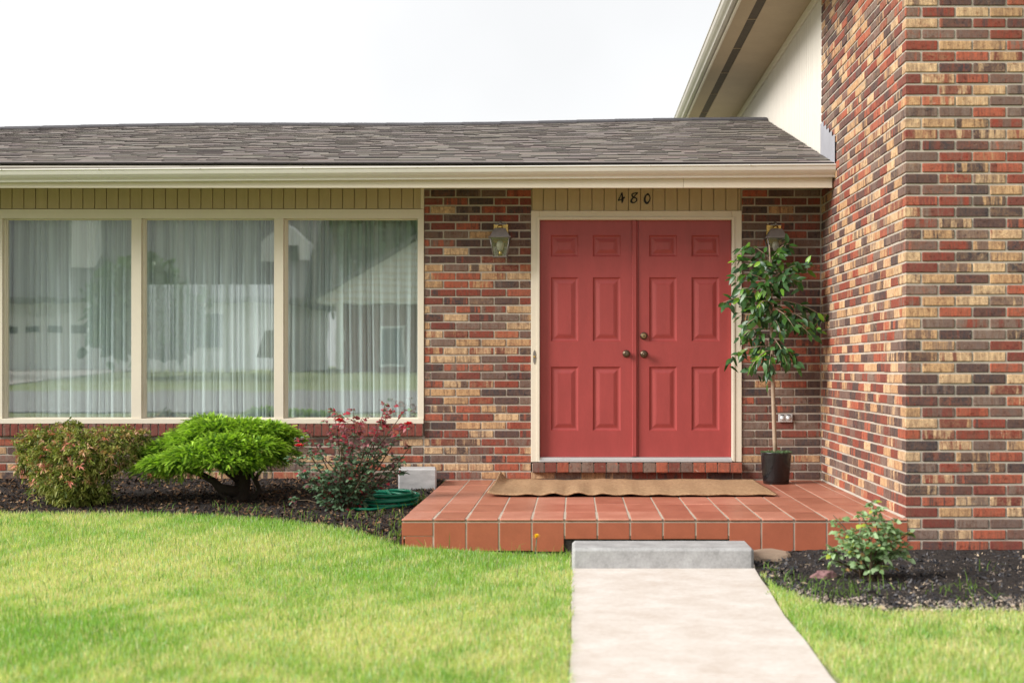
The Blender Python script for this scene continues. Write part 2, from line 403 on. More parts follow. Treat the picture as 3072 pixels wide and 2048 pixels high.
# ================================================================== the ground
def sst(a, b, x):
    t = min(1, max(0, (x - a) / (b - a))); return t * t * (3 - 2 * t)
def gz(x, y):
    z = 0.226 - 0.057 * (-y); z = min(0.226, max(0.0, z)) * (1 - sst(-1.15, -0.15, x))
    if y < -14: z += min(1.1, 0.035 * (-14 - y))
    if y > 0.5 and x > 0: z = 0.0
    return z
def lawn_edge(x):              # left bed / lawn border (y)
    pts = [(-12, -1.95), (-4.2, -1.82), (-3.7, -1.83), (-2.9, -1.86), (-2.2, -2.06), (-1.55, -2.48), (-1.1, -3.12), (-1.0, -3.18)]
    return float(np.interp(x, [q[0] for q in pts], [q[1] for q in pts]))
def bed_edge(x):               # right bed / lawn border
    pts = [(1.02, -4.0), (1.1, -4.6), (1.22, -5.05), (1.5, -5.28), (2.0, -5.25), (2.6, -5.36), (3.4, -5.42), (8, -5.5)]
    return float(np.interp(x, [q[0] for q in pts], [q[1] for q in pts]))
def axis_grid(lo, hi, fine_lo, fine_hi, st):
    a = list(np.arange(fine_lo, fine_hi + 1e-6, st)); s = st; q = fine_lo
    while q > lo: s *= 1.35; q -= s; a.insert(0, max(q, lo))
    s = st; q = fine_hi
    while q < hi: s *= 1.35; q += s; a.append(min(q, hi))
    return a
gx = axis_grid(-600, 600, -8, 8, 0.2); gy = axis_grid(-600, 600, -14, 1, 0.2)
V = [(x, y, gz(x, y)) for y in gy for x in gx]; nx = len(gx)
Fc = [(j * nx + i, j * nx + i + 1, (j + 1) * nx + i + 1, (j + 1) * nx + i) for j in range(len(gy) - 1) for i in range(nx - 1)]
tag(link('ground', npmesh('ground', V, Fc, True), M['soil']), kind='structure')

# street behind the camera and the kerb of the far verge
def strip(name, x0, x1, y0, y1, mat, dz, n=12):
    ys = np.linspace(y0, y1, n); xs = np.linspace(x0, x1, 8)
    V = [(x, y, gz(-5, y) + dz) for y in ys for x in xs]
    Fc = [(j * 8 + i, j * 8 + i + 1, (j + 1) * 8 + i + 1, (j + 1) * 8 + i) for j in range(n - 1) for i in range(7)]
    return tag(link(name, npmesh(name, V, Fc), mat), kind='structure')
strip('street', -90, 90, -28, -19, M['asphalt'], 0.03)
strip('driveway', -24, -17.5, -45.5, -28.05, M['pathc'], 0.03)

# path: concrete slab in the lawn, right edge bending towards the step
V = []; Fc = []
ys = [-3.62, -3.8, -4.2, -4.6, -5.0, -5.4, -6.0, -6.700, -6.704, -6.716, -6.720, -8, -10, -12, -14, -17, -19]
xr = [1.075, 1.072, 1.06, 1.035, 1.02, 1.012, 1.003, 1.0, 1.0, 1.0, 1.0, 1.0, 1.0, 1.0, 1.0, 1.0, 1.0]
mb = MB()
for i, (y, x1) in enumerate(zip(ys, xr)):
    x0 = -0.018 + 0.004 * math.sin(y * 3)
    x1 += 0.009 * math.sin(y * 5) + 0.005 * math.sin(y * 17)
    z = gz(0.5, y) + (0.002 if -6.717 < y < -6.703 else 0.012)
    mb.v += [(x0, y, z - 0.1), (x0, y, z - 0.006), (x0 + 0.006, y, z), (x1 - 0.006, y, z), (x1, y, z - 0.006), (x1, y, z - 0.1)]
    if i:
        a = 6 * (i - 1); b_ = 6 * i
        for k in range(5): mb.f.append((a + k, a + k + 1, b_ + k + 1, b_ + k)); mb.sm.append(False)
mb.f.append(tuple(range(6))); mb.sm.append(False)
tag(mb.build('path', M['pathc'], fix=True), kind='structure')

# planting beds
def bed(name, x0, x1, ytop, yfun, nxg, nyg, mound):
    V = []
    for j in range(nyg):
        t = j / (nyg - 1)
        for i in range(nxg):
            x = x0 + (x1 - x0) * i / (nxg - 1); yb = yfun(x) - 0.12; yt = ytop(x); y = yt + (yb - yt) * t
            e = min(1, (1 - t) * 5) * min(1, (x - x0) / 0.3 + 0.15) if mound else min(1, (1 - t) * 6)
            nz = mnoise.noise((x * 6, y * 6, 1.3)) * 0.012 + mnoise.noise((x * 22, y * 22, 4.1)) * 0.008
            V.append((x, y, gz(x, y) + 0.012 * e + 0.003 + nz * e + mound * e * 0.5))
    Fc = [(j * nxg + i, j * nxg + i + 1, (j + 1) * nxg + i + 1, (j + 1) * nxg + i) for j in range(nyg - 1) for i in range(nxg - 1)]
    return tag(link(name, npmesh(name, V, Fc, True), M['mulch']), kind='structure')
bed('planting_bed', -9.0, -1.12, lambda x: 0.02, lawn_edge, 260, 80, 0.0)
bed('planting_bed', 1.05, 7.0, lambda x: -3.08 if x > 2.1 else -3.14, bed_edge, 220, 90, 0.03)

def chips(name, n, sampler, smin, smax, pal, seed, lift=0.012, flat=0.5):
    r = np.random.default_rng(seed); V = np.zeros((n * 4, 3)); C = np.zeros((n * 4, 3)); Fc = []
    k = 0
    while k < n:
        x, y = sampler(r); z = gz(x, y) + lift + r.uniform(0, 0.012)
        l = r.uniform(smin, smax); w_ = l * r.uniform(0.2, 0.6); yaw = r.uniform(0, 6.28); pit = r.normal(0, flat)
        u = np.array([math.cos(yaw) * math.cos(pit), math.sin(yaw) * math.cos(pit), math.sin(pit)])
        rl = r.normal(0, flat); v_ = np.array([-math.sin(yaw) * math.cos(rl), math.cos(yaw) * math.cos(rl), math.sin(rl)])
        c0 = np.array([x, y, z]); pts = [c0 - u * l / 2, c0 + v_ * w_ / 2, c0 + u * l / 2 * r.uniform(0.7, 1), c0 - v_ * w_ / 2]
        pts[0][2] += r.uniform(0, .004)
        V[k * 4:k * 4 + 4] = pts; c = np.array(pal[r.choice(len(pal))]) * r.uniform(0.6, 1.3); C[k * 4:k * 4 + 4] = c
        Fc.append((k * 4, k * 4 + 1, k * 4 + 2, k * 4 + 3)); k += 1
    return link(name, npmesh(name, V, Fc, False, C), M['chips'])
DK = [(0.026, 0.022, 0.022)] * 7 + [(0.08, 0.055, 0.042)] * 5 + [(0.17, 0.095, 0.05)] * 5 + [(0.30, 0.20, 0.12)] * 1
def s_left(r):
    while True:
        x = r.uniform(-5.6, -1.13); y = r.uniform(-3.1, -0.03)
        if y > lawn_edge(x) - 0.03: return x, y
def s_right(r):
    while True:
        x = r.uniform(1.08, 4.2); y = r.uniform(-5.5, -3.15)
        if y > bed_edge(x) - 0.02: return x, y
tag(chips('bark_chips', 15000, s_left, 0.015, 0.055, DK, 3), 'dark bark chips and dry needles scattered over the bed under the window', 'mulch', kind='stuff')
DK2 = [(0.03, 0.03, 0.035)] * 7 + [(0.08, 0.077, 0.08)] * 7 + [(0.16, 0.125, 0.10)] * 4 + [(0.40, 0.31, 0.21)] * 1
tag(chips('bark_chips', 13000, s_right, 0.015, 0.05, DK2, 4, 0.02, 0.7), 'black bark chips scattered over the bed before the tall brick wing', 'mulch', kind='stuff')
# pale gravel mixed in along the front of the right bed
def s_grav(r):
    while True:
        x = r.uniform(1.15, 4.0); y = bed_edge(x) + abs(r.normal(0, 0.35)) - 0.05
        if y < -3.3: return x, y
r_ = np.random.default_rng(5); ico = [(0, 0, 1), (.9, 0, .1), (.28, .85, .1), (-.72, .53, .1), (-.72, -.53, .1), (.28, -.85, .1), (0, 0, -.6)]
icf = [(0, 1, 2), (0, 2, 3), (0, 3, 4), (0, 4, 5), (0, 5, 1), (6, 2, 1), (6, 3, 2), (6, 4, 3), (6, 5, 4), (6, 1, 5)]
V = []; Fc = []; C = []
for k in range(2400):
    x, y = s_grav(r_); s_ = r_.uniform(0.005, 0.013); z = gz(x, y) + 0.022; a = r_.uniform(0, 6.28); b0 = len(V)
    c = np.array([(0.42, 0.33, 0.25), (0.30, 0.26, 0.22), (0.5, 0.42, 0.34)][r_.integers(3)]) * r_.uniform(0.6, 1.1)
    for q in ico:
        V.append((x + (q[0] * math.cos(a) - q[1] * math.sin(a)) * s_ * 1.2, y + (q[0] * math.sin(a) + q[1] * math.cos(a)) * s_, z + q[2] * s_ * .7)); C.append(c)
    Fc += [tuple(b0 + i for i in f) for f in icf]
tag(link('gravel', npmesh('gravel', V, Fc, False, np.array(C)), M['chips']), 'tan pea gravel mixed into the front of the black mulch', 'gravel', kind='stuff')

# ------------------------------------------------------------------ grass
def blades(name, XY, hmin, hmax, wid, seed, colfun, lean=0.35):
    r = np.random.default_rng(seed); n = len(XY)
    x, y = XY[:, 0], XY[:, 1]
    zb = np.array([gz(a, b) for a, b in XY])
    h = r.uniform(hmin, hmax, n) * (0.8 + 0.4 * r.random(n)); yaw = r.uniform(0, 2 * np.pi, n)
    ln = np.abs(r.normal(0, lean, n)); la = r.uniform(0, 2 * np.pi, n)
    wx_, wy_ = np.cos(yaw) * wid * 0.5, np.sin(yaw) * wid * 0.5
    lx, ly = np.cos(la) * ln * h, np.sin(la) * ln * h
    V = np.zeros((n, 5, 3)); V[:, 0] = np.stack([x - wx_, y - wy_, zb - 0.004], 1); V[:, 1] = np.stack([x + wx_, y + wy_, zb - 0.004], 1)
    m_ = 0.55
    V[:, 2] = np.stack([x + wx_ * .8 + lx * .3, y + wy_ * .8 + ly * .3, zb + h * m_], 1)
    V[:, 3] = np.stack([x - wx_ * .8 + lx * .3, y - wy_ * .8 + ly * .3, zb + h * m_], 1)
    V[:, 4] = np.stack([x + lx, y + ly, zb + h * (1 - 0.35 * ln)], 1)
    base = np.arange(n)[:, None] * 5
    T = np.concatenate([base + np.array([[0, 1, 2]]), base + np.array([[0, 2, 3]]), base + np.array([[3, 2, 4]])], 0)
    c = colfun(XY, r); C = np.repeat(c, 5, 0)
    return npmesh(name, V.reshape(-1, 3), T, True, C)
_ph = rng.uniform(0, 6.28, (14, 2)); _fr = rng.uniform(0.5, 3.4, (14, 2)) * rng.choice([-1, 1], (14, 2))
def patch(XY):
    s_ = 0
    for i in range(14): s_ = s_ + np.sin(XY[:, 0] * _fr[i, 0] + XY[:, 1] * _fr[i, 1] + _ph[i, 0]) / (1 + 0.25 * i)
    for i in range(14): s_ = s_ + 0.55 * np.sin(XY[:, 0] * _fr[i, 0] * 6.3 + XY[:, 1] * _fr[i, 1] * 5.1 + _ph[i, 1]) / (1 + 0.12 * i)
    return s_ / 3.2
def grass_col(XY, r):
    n = len(XY); p = patch(XY) + r.normal(0, 0.35, n)
    t = np.clip(0.55 + 0.75 * p, 0, 1)[:, None]
    g = np.array([0.25, 0.44, 0.075]); yl = np.array([0.52, 0.61, 0.20]); dry = np.array([0.72, 0.65, 0.38]); bl = np.array([0.40, 0.60, 0.33])
    c = g * (1 - t) + yl * t
    k = r.random(n); c[k < 0.07 + 0.34 * t[:, 0] ** 2] = dry; c[(k > 0.88)] = bl
    return c * r.uniform(0.85, 1.3, (n, 1))
def in_lawn(X, Y):
    left = (X < -0.03) & (Y < np.interp(X, [-12, -4.2, -3.7, -2.9, -2.2, -1.55, -1.1, -1.0, -0.9], [-1.95, -1.82, -1.83, -1.86, -2.06, -2.48, -3.12, -3.2, -3.2])) 
    left &= ~((X > -1.12) & (Y > -3.16))
    xr_ = np.interp(Y, [-19, -6, -5.0, -4.2, -3.8], [1.0, 1.003, 1.02, 1.06, 1.075])
    right = (X > xr_ + 0.01) & (Y < np.interp(X, [1.02, 1.1, 1.22, 1.5, 2.0, 2.6, 3.4, 8], [-4.0, -4.6, -5.05, -5.28, -5.25, -5.36, -5.42, -5.5]) + 0.03 * np.sin(X * 23) + 0.02 * np.sin(X * 61))
    return left | right
def sample(n, x0, x1, y0, y1, seed):
    r = np.random.default_rng(seed); q = np.stack([r.uniform(x0, x1, n), r.uniform(y0, y1, n)], 1)
    return q[in_lawn(q[:, 0], q[:, 1])]
XY = np.concatenate([sample(230000, -4.6, 3.2, -4.6, -1.75, 21), sample(280000, -3.7, 2.6, -7.6, -4.6, 22), sample(60000, -9, 8, -12.5, -7.6, 23), sample(40000, -9, -4.6, -7.6, -1.75, 24), sample(25000, 2.6, 8, -7.6, -4.6, 25)])
tag(link('grass', blades('grass', XY, 0.022, 0.050, 0.0038, 11, grass_col, 0.5), M['grass']), 'bright green lawn with dry yellow patches', 'grass', kind='stuff')
# ragged blades leaning over the path edges
r_ = np.random.default_rng(28); n = 1000; y_ = r_.uniform(-8.5, -3.83, n)
ql = np.stack([-0.034 + 0.008 * np.sin(y_ * 9) + r_.normal(0, .010, n), y_], 1)
y2_ = r_.uniform(-8.5, -4.0, n); qr = np.stack([np.interp(y2_, [-19, -6, -5.0, -4.2, -3.8], [1.0, 1.003, 1.02, 1.06, 1.075]) + 0.008 * np.sin(y2_ * 11) + r_.normal(.016, .010, n), y2_], 1)
tag(link('edge_grass', blades('edge_grass', np.concatenate([ql, qr]), 0.022, 0.048, 0.0042, 29, grass_col, 0.7), M['grass']), 'ragged grass fringe spilling over both edges of the path', 'grass', kind='stuff')
# taller seedy blades here and there
q = sample(2600, -4.6, 2.8, -7.4, -1.78, 31)
tag(link('tall_grass', blades('tall_grass', q, 0.06, 0.10, 0.0045, 32, lambda a, r: np.where(r.random((len(a), 1)) < .35, np.array([[0.5, 0.46, 0.28]]), np.array([[0.2, 0.32, 0.09]])) * r.uniform(.8, 1.2, (len(a), 1)), 0.5), M['grass']),
    'longer pale grass blades standing above the lawn', 'grass', kind='stuff')
r_ = np.random.default_rng(35); q = []
for k in range(70):
    c_ = (r_.uniform(-4.4, 2.6), r_.uniform(-7.2, -1.95)); q.append(np.stack([r_.normal(c_[0], .07, 45), r_.normal(c_[1], .07, 45)], 1))
q = np.concatenate(q); q = q[in_lawn(q[:, 0], q[:, 1])]
tag(link('grass_tufts', blades('grass_tufts', q, 0.045, 0.075, 0.0048, 36, lambda a, r: np.array([[0.20, 0.40, 0.075]]) * r.uniform(.7, 1.4, (len(a), 1)), 0.6), M['grass']), 'darker coarse grass tufts dotted through the lawn', 'grass', kind='stuff')
# weeds in the beds and along the edges
W = []
r_ = np.random.default_rng(41)
for (cx_, cy_, sp, n) in [(-2.55, -1.75, .05, 30), (-2.28, -1.85, .06, 34), (-2.05, -1.95, .06, 26), (-2.7, -1.6, .05, 14), (-1.85, -2.15, .07, 30), (-1.55, -2.1, .07, 34), (-1.35, -1.95, .09, 60), (-1.22, -2.4, .06, 60),
                          (-1.17, -2.75, .05, 60), (-1.2, -3.0, .06, 60), (-1.22, -1.5, .05, 50), (-1.18, -1.2, .04, 40), (-1.4, -2.5, .08, 30), (1.12, -3.95, .03, 22), (1.16, -4.3, .05, 60), (1.3, -4.5, .12, 110), (1.5, -4.75, .12, 80), (1.35, -4.9, .1, 120),
                          (1.9, -4.75, .06, 30), (2.1, -4.65, .08, 40), (2.0, -5.05, .1, 50), (2.75, -5.1, .1, 40), (2.35, -4.05, .02, 10), (-3.3, -1.8, .2, 14), (-4.3, -1.72, .2, 14), (-0.3, -3.2, .12, 80), (-0.06, -3.3, .03, 60), (-0.7, -3.22, .15, 60)]:
    W.append(np.stack([r_.normal(cx_, sp, n), r_.normal(cy_, sp, n)], 1))
W = np.concatenate(W); W = W[r_.random(len(W)) < 0.42]; W = W[~((W[:, 0] > -1.12) & (W[:, 0] < 2.2) & (W[:, 1] > -3.13))]; W = W[~((W[:, 0] > -0.03) & (W[:, 0] < 1.085) & (W[:, 1] < -3.1))]
tag(link('weeds', blades('weeds', W, 0.05, 0.13, 0.006, 42, lambda a, r: np.array([[0.14, 0.24, 0.05]]) * r.uniform(.7, 1.5, (len(a), 1)), 1.0), M['grass']),
    'thin grassy weeds sprouting along the mulch edges', 'weeds', kind='stuff')

# ================================================================== the house: two joined wings
XW = 2.114; YF = -3.09; RZ = 0.027; RP = 0.0711; BH = 0.0575
wing = tag(empty('entrance_wing', (0, 0, 0)), 'low brick wing with brown shingle roof, wide window and red double doors', 'house')
tall = tag(empty('gabled_wing', (XW, YF, 0)), 'taller brick wing with cream eaves rising at the right of the porch', 'house')
tall_off = Vector((-XW, -YF, 0))
def part(mb, name, mat, parent, **kw):
    o = mb.build(name, mat, parent, **kw)
    r = o
    while r.parent: r = r.parent
    o.location = Vector(o.location) - (r.location if o.parent == r else Vector())
    return o
# parts built in world coordinates under an empty: shift back by the empty's place
def under(o, root):
    o.location = Vector(o.location) - root.location; return o

# ---- brick laying
brick_meshes = []
for k in range(6):
    v, f = chamfer_box(-0.5, 0.5, 0, 1, -0.5, 0.5, 0.001)
    # unit box: chamfer is set in real size below
    L0, H0, Dp = 0.2045, BH, 0.095
    v, f = chamfer_box(-L0 / 2, L0 / 2, 0, Dp, -H0 / 2, H0 / 2, 0.0035, 0.0011)
    me = bpy.data.meshes.new('brick'); me.from_pydata(v, [], f); me.update(); me.materials.append(M['brick']); brick_meshes.append(me)
def brick_rand(r):
    """(main, second, seed) colour indices"""
    return (float(r.random()), float(r.random()), float(r.random()))
class Layer:
    def __init__(s, wall, root): s.wall = wall; s.root = root; s.items = []; s.dark = None
    def add(s, c, length, h, ry, size, r, depth=None):
        cr_ = brick_rand(r)
        if s.dark and s.dark(c):                    # dark bricks of the right pier; eave shade painted into the top rows
            cr_ = (min(0.999, 0.08 + 0.95 * cr_[0] ** 0.55), min(0.999, 0.3 + 0.7 * cr_[1]), cr_[2])
        s.items.append((size, c, length, h, ry, cr_, depth))
    def finish(s, nparts, name='brick'):
        s.items.sort(key=lambda t: -t[0]); V = []; Fc = []; C = []; fs3 = []
        for i, (sz, c, ln, h, ry, cr_, depth) in enumerate(s.items):
            if i < nparts:
                o = bpy.data.objects.new(name, brick_meshes[i % 6]); COL.objects.link(o); o.parent = s.wall
                o.location = c; o.rotation_euler = (0, 0, ry)
                o.scale = (ln / 0.2045, (depth or 0.095) / 0.095, h / BH); o.color = (*cr_, 1)
            else:
                me = brick_meshes[i % 6]; b0 = len(V); ca, sa = math.cos(ry), math.sin(ry)
                sx, sy, sz_ = ln / 0.2045, (depth or 0.095) / 0.095, h / BH
                for q in me.vertices:
                    x, y, z = q.co.x * sx, q.co.y * sy, q.co.z * sz_
                    V.append((c[0] + x * ca - y * sa, c[1] + x * sa + y * ca, c[2] + z)); C.append(cr_)
                for p_ in me.polygons: fs3.append(tuple(b0 + j for j in p_.vertices))
        if V:
            me = bpy.data.meshes.new('brick_courses'); me.from_pydata(V, [], fs3); me.update()
            a = me.color_attributes.new('Col', 'FLOAT_COLOR', 'POINT'); cc_ = np.ones((len(V), 4), dtype=np.float32); cc_[:, :3] = np.array(C)
            a.data.foreach_set('color', cc_.ravel())
            o = link('brick_courses', me, M['brick_mass'], s.root); under(o, s.root); tag(o, kind='stuff')

def course(layer, axis, u0, u1, z, off, pitch, plane, ry, r, pxm, first=None):
    """one course of stretchers between u0 and u1; off = position of one joint"""
    j = 0.0115; k0 = math.floor((u0 - off) / pitch) - 1
    edges = []
    k = k0
    while True:
        e = off + k * pitch
        if e > u1 + pitch: break
        edges.append(e); k += 1
    for a, b in zip(edges[:-1], edges[1:]):
        lo = max(a + j / 2, u0); hi = min(b - j / 2, u1)
        if hi - lo < 0.025: continue
        c = (lo + hi) / 2; ln = hi - lo - r.uniform(0, 0.003); pr = r.uniform(0, 0.0035)
        zc = z + BH / 2 + r.uniform(-0.0012, 0.0012)
        if axis == 'x': pos_ = (c, plane - pr, zc); size = ln * pxm
        else: pos_ = (plane - pr, c, zc); size = ln * pxm(c)
        layer.add(pos_, ln, BH - r.uniform(0, 0.0025), ry + r.uniform(-.004, .004), size, r)

br = np.random.default_rng(101)
WALLTOP = 2.76
# wall body of the entrance wing (mortar face 9 mm behind the brick faces)
mb = MB()
mb.box(-8.6, -1.291, 0.006, 0.2, 0.0, 0.612)                      # under the window
mb.box(-1.291, -0.377, 0.006, 0.2, 0.0, WALLTOP)                  # pier between window and door
mb.box(-0.377, 1.4286, 0.012, 0.2, 0.0, 0.30)                     # under the threshold
mb.box(1.4286, XW + 0.02, 0.006, 0.2, 0.0, WALLTOP)               # right of the door
mb.box(-8.6, -4.96, 0.006, 0.2, 0.612, WALLTOP)                   # left of the window
front_wall = part(mb, 'wall', M['mortar'], wing)
lay = Layer(front_wall, wing); lay.dark = lambda c: c[0] > 1.4 or c[2] > 2.25
for k in range(0, 39):
    z = RZ + RP * k
    if z > WALLTOP - 0.03: break
    if z + BH > 0.20:
        course(lay, 'x', -1.291, -0.377, z, -1.1286 if k % 2 == 0 else -1.24, 0.2169, 0.0, 0, br, 350 if 0.2 < z else 1)
        course(lay, 'x', 1.4286, XW - 0.012, z, 1.539 if k % 2 == 0 else 1.654, 0.2257, 0.0, 0, br, 350)
    if k <= 7 and z > 0.12:
        course(lay, 'x', -4.96, -1.291 - 0.012, z, -2.05 if k % 2 == 0 else -1.94, 0.2169, 0.0, 0, br, 348)
        course(lay, 'x', -6.6, -4.96, z, -2.05 if k % 2 == 0 else -1.94, 0.2169, 0.0, 0, br, 1)
    elif k > 7:
        course(lay, 'x', -6.6, -4.98, z, -2.05 if k % 2 == 0 else -1.94, 0.2169, 0.0, 0, br, 1)
    if k == 3: course(lay, 'x', -0.377, 1.4286, z, 0.05, 0.2169, 0.0, 0, br, 340)
lay.finish(300)
# rowlock sill bricks under the window and under the door
def row_sill(name, x0, x1, pitch, z0, z1, y0, mat_c, tilt, depth=0.12):
    n = round((x1 - x0) / pitch); p_ = (x1 - x0) / n
    for i in range(n):
        ln = p_ - 0.0095
        o = bpy.data.objects.new(name, brick_meshes[i % 6]); COL.objects.link(o); o.parent = front_wall
        o.location = (x0 + (i + 0.5) * p_, y0 + br.uniform(-.003, .002), (z0 + z1) / 2 + br.uniform(-.0015, .0015))
        o.scale = (ln / 0.2045, depth / 0.095, (z1 - z0) / BH); o.rotation_euler = (tilt, br.uniform(-.012, .012), br.uniform(-.01, .01))
        a_ = br.random(); o.color = (mat_c[0] + a_ * mat_c[1], br.choice([0.3, 0.45, 0.65, 0.5]), br.random(), 1)
row_sill('sill_brick', -4.96, -1.3, 0.067, 0.608, 0.712, -0.032, (0.485, 0.08), -0.03)
row_sill('step_brick', -0.366, 1.4286, 0.1035, 0.300, 0.383, -0.075, (0.40, 0.30), -0.05, 0.15)
mb = MB(); mb.box(-4.96, -1.3, -0.022, 0.05, 0.612, 0.702); mb.box(-0.366, 1.425, -0.063, 0.05, 0.303, 0.372)
part(mb, 'sill_bed', M['mortar'], wing)

# ---- picture window: frame, mullions, panes
WZ0, WZ1 = 0.757, 2.469
px_m = [(-30, 8), (395, 425), (823, 851), (1254, 1272)]
ms_ = [(wx(a), wx(b)) for a, b in px_m]
win = part(MB().box(ms_[0][0], ms_[3][1], -0.012, 0.10, WZ1, wz(628), 0.002), 'window_header', M['trim'], wing)
wfr = empty('picture_window', (0, 0, 0), wing)
for (a, b) in ms_:
    mb = MB(); mb.box(a, b, -0.010, 0.10, WZ0, WZ1, 0.002)
    if b < ms_[3][1]: mb.box(b, b + 0.02, 0.028, 0.098, WZ0, WZ1, 0.001)
    mb.build('mullion' if a > -4.9 and b < -1.35 else 'jamb', M['trim'], wfr)
mb = MB(); mb.box(ms_[0][0], ms_[3][1], -0.030, 0.11, 0.713, WZ0, 0.003); mb.build('sill', M['trim'], wfr)
for i in range(3):
    a = ms_[i][1] + 0.02; b = ms_[i + 1][0]
    mb = MB(); mb.box(a, b, 0.055, 0.061, WZ0 + 0.0, WZ1)
    mb.build('pane', M['glass'], wfr)
    mb = MB()                                                    # dark glazing bead round the pane
    mb.box(a, b, 0.045, 0.0545, WZ1 - 0.010, WZ1); mb.box(a, a + 0.008, 0.045, 0.0545, WZ0, WZ1 - 0.010)
    mb.box(b - 0.008, b, 0.045, 0.0545, WZ0, WZ1 - 0.010); mb.box(a + 0.008, b - 0.008, 0.045, 0.0545, WZ0, WZ0 + 0.008)
    mb.build('glazing_bead', M['trim'], wfr)
# sheer curtain behind the panes
cr_ = np.random.default_rng(55); u = np.linspace(-4.95, -1.31, 900)
ph = np.cumsum(np.interp(np.arange(900), np.linspace(0, 899, 75), cr_.uniform(0.15, 1.0, 75) ** 1.6 * 3.0)); ph = ph / ph[-1] * 2 * np.pi * 46
fold = 0.022 * np.sin(ph) + 0.010 * np.sin(ph * 0.37 + 1) ; dens = 0.52 + 0.24 * (np.cos(ph) ** 2) + 0.26 * np.interp(np.arange(900), np.linspace(0, 899, 60), cr_.random(60))
lines = cr_.random(900) < 0.05
dens = np.where(lines, dens + 0.28, dens)
V = []; C = []; rows = 7
for j in range(rows):
    t = j / (rows - 1)
    for i in range(900):
        dr = 0.012 * math.sin(u[i] * 7 + t * 2.2) * t + 0.006 * math.sin(u[i] * 31) * t
        V.append((u[i] + dr, 0.19 + fold[i] * (0.75 + 0.35 * t), 2.56 - 1.95 * t)); C.append((dens[i],) * 3)
Fc = [(j * 900 + i, j * 900 + i + 1, (j + 1) * 900 + i + 1, (j + 1) * 900 + i) for j in range(rows - 1) for i in range(899)]
tag(link('sheer_curtain', npmesh('sheer_curtain', V, Fc, True, np.array(C)), M['voile']), 'pleated sheer white curtain hanging behind the wide window', 'curtain')

# ---- board siding above window and door
def boards(name, x0, x1, z0, z1, pitch, y, mat, parent, off):
    k = math.floor((x0 - off) / pitch)
    while off + k * pitch < x1:
        a = max(x0, off + k * pitch + 0.003); b = min(x1, off + (k + 1) * pitch - 0.003)
        if b - a > 0.012:
            part(MB().box(a, b, y, y + 0.02, z0, z1, 0.002), name, mat, parent)
        k += 1
part(MB().box(-4.98, -1.291, 0.016, 0.12, wz(628), WALLTOP), 'siding_backing', M['siding'], wing)
boards('siding_board', -4.96, wx(1262), wz(627) + 0.001, WALLTOP, 0.1012, 0.0, M['siding'], wing, wx(36))
part(MB().box(wx(1262), wx(1273) - 0.002, -0.004, 0.03, wz(628) + 0.002, WALLTOP, 0.002), 'corner_trim', M['trim'], wing)
part(MB().box(-0.377, 1.4286, 0.016, 0.2, 2.54, WALLTOP), 'siding_backing', M['siding'], wing)
boards('siding_board', -0.365, 1.416, 2.536, WALLTOP, 0.1043, 0.0, M['siding'], wing, wx(1630))

# ---- door casing
DZ0, DZ1 = 0.426, 2.457
JL, JR = wx(1619), wx(2195.5)
def casing(x0, x1, inner):
    mb = MB(); mb.box(x0, x1, -0.012, 0.12, 0.385, 2.5355, 0.003)
    if inner > 0: mb.box(x1 - 0.024, x1 + 0.0, -0.020, -0.0125, 0.387, DZ1 + 0.024, 0.002)
    else: mb.box(x0 - 0.0, x0 + 0.024, -0.020, -0.0125, 0.387, DZ1 + 0.024, 0.002)
    part(mb, 'door_casing', M['trim'], wing)
casing(-0.377, JL, 1); casing(JR, 1.4286, -1)
mb = MB(); mb.box(JL + 0.0005, JR - 0.0005, -0.0115, 0.12, DZ1, 2.535, 0.003); mb.box(JL - 0.02, JR + 0.02, -0.022, -0.0125, DZ1 + 0.001, DZ1 + 0.025, 0.002)
part(mb, 'door_header', M['trim'], wing)
mb = MB(); mb.box(JL, JR, -0.045, 0.12, 0.386, 0.402, 0.003); mb.box(JL, JR, -0.005, 0.12, 0.402, 0.4245, 0.003)
part(mb, 'threshold', M['alu'], wing)

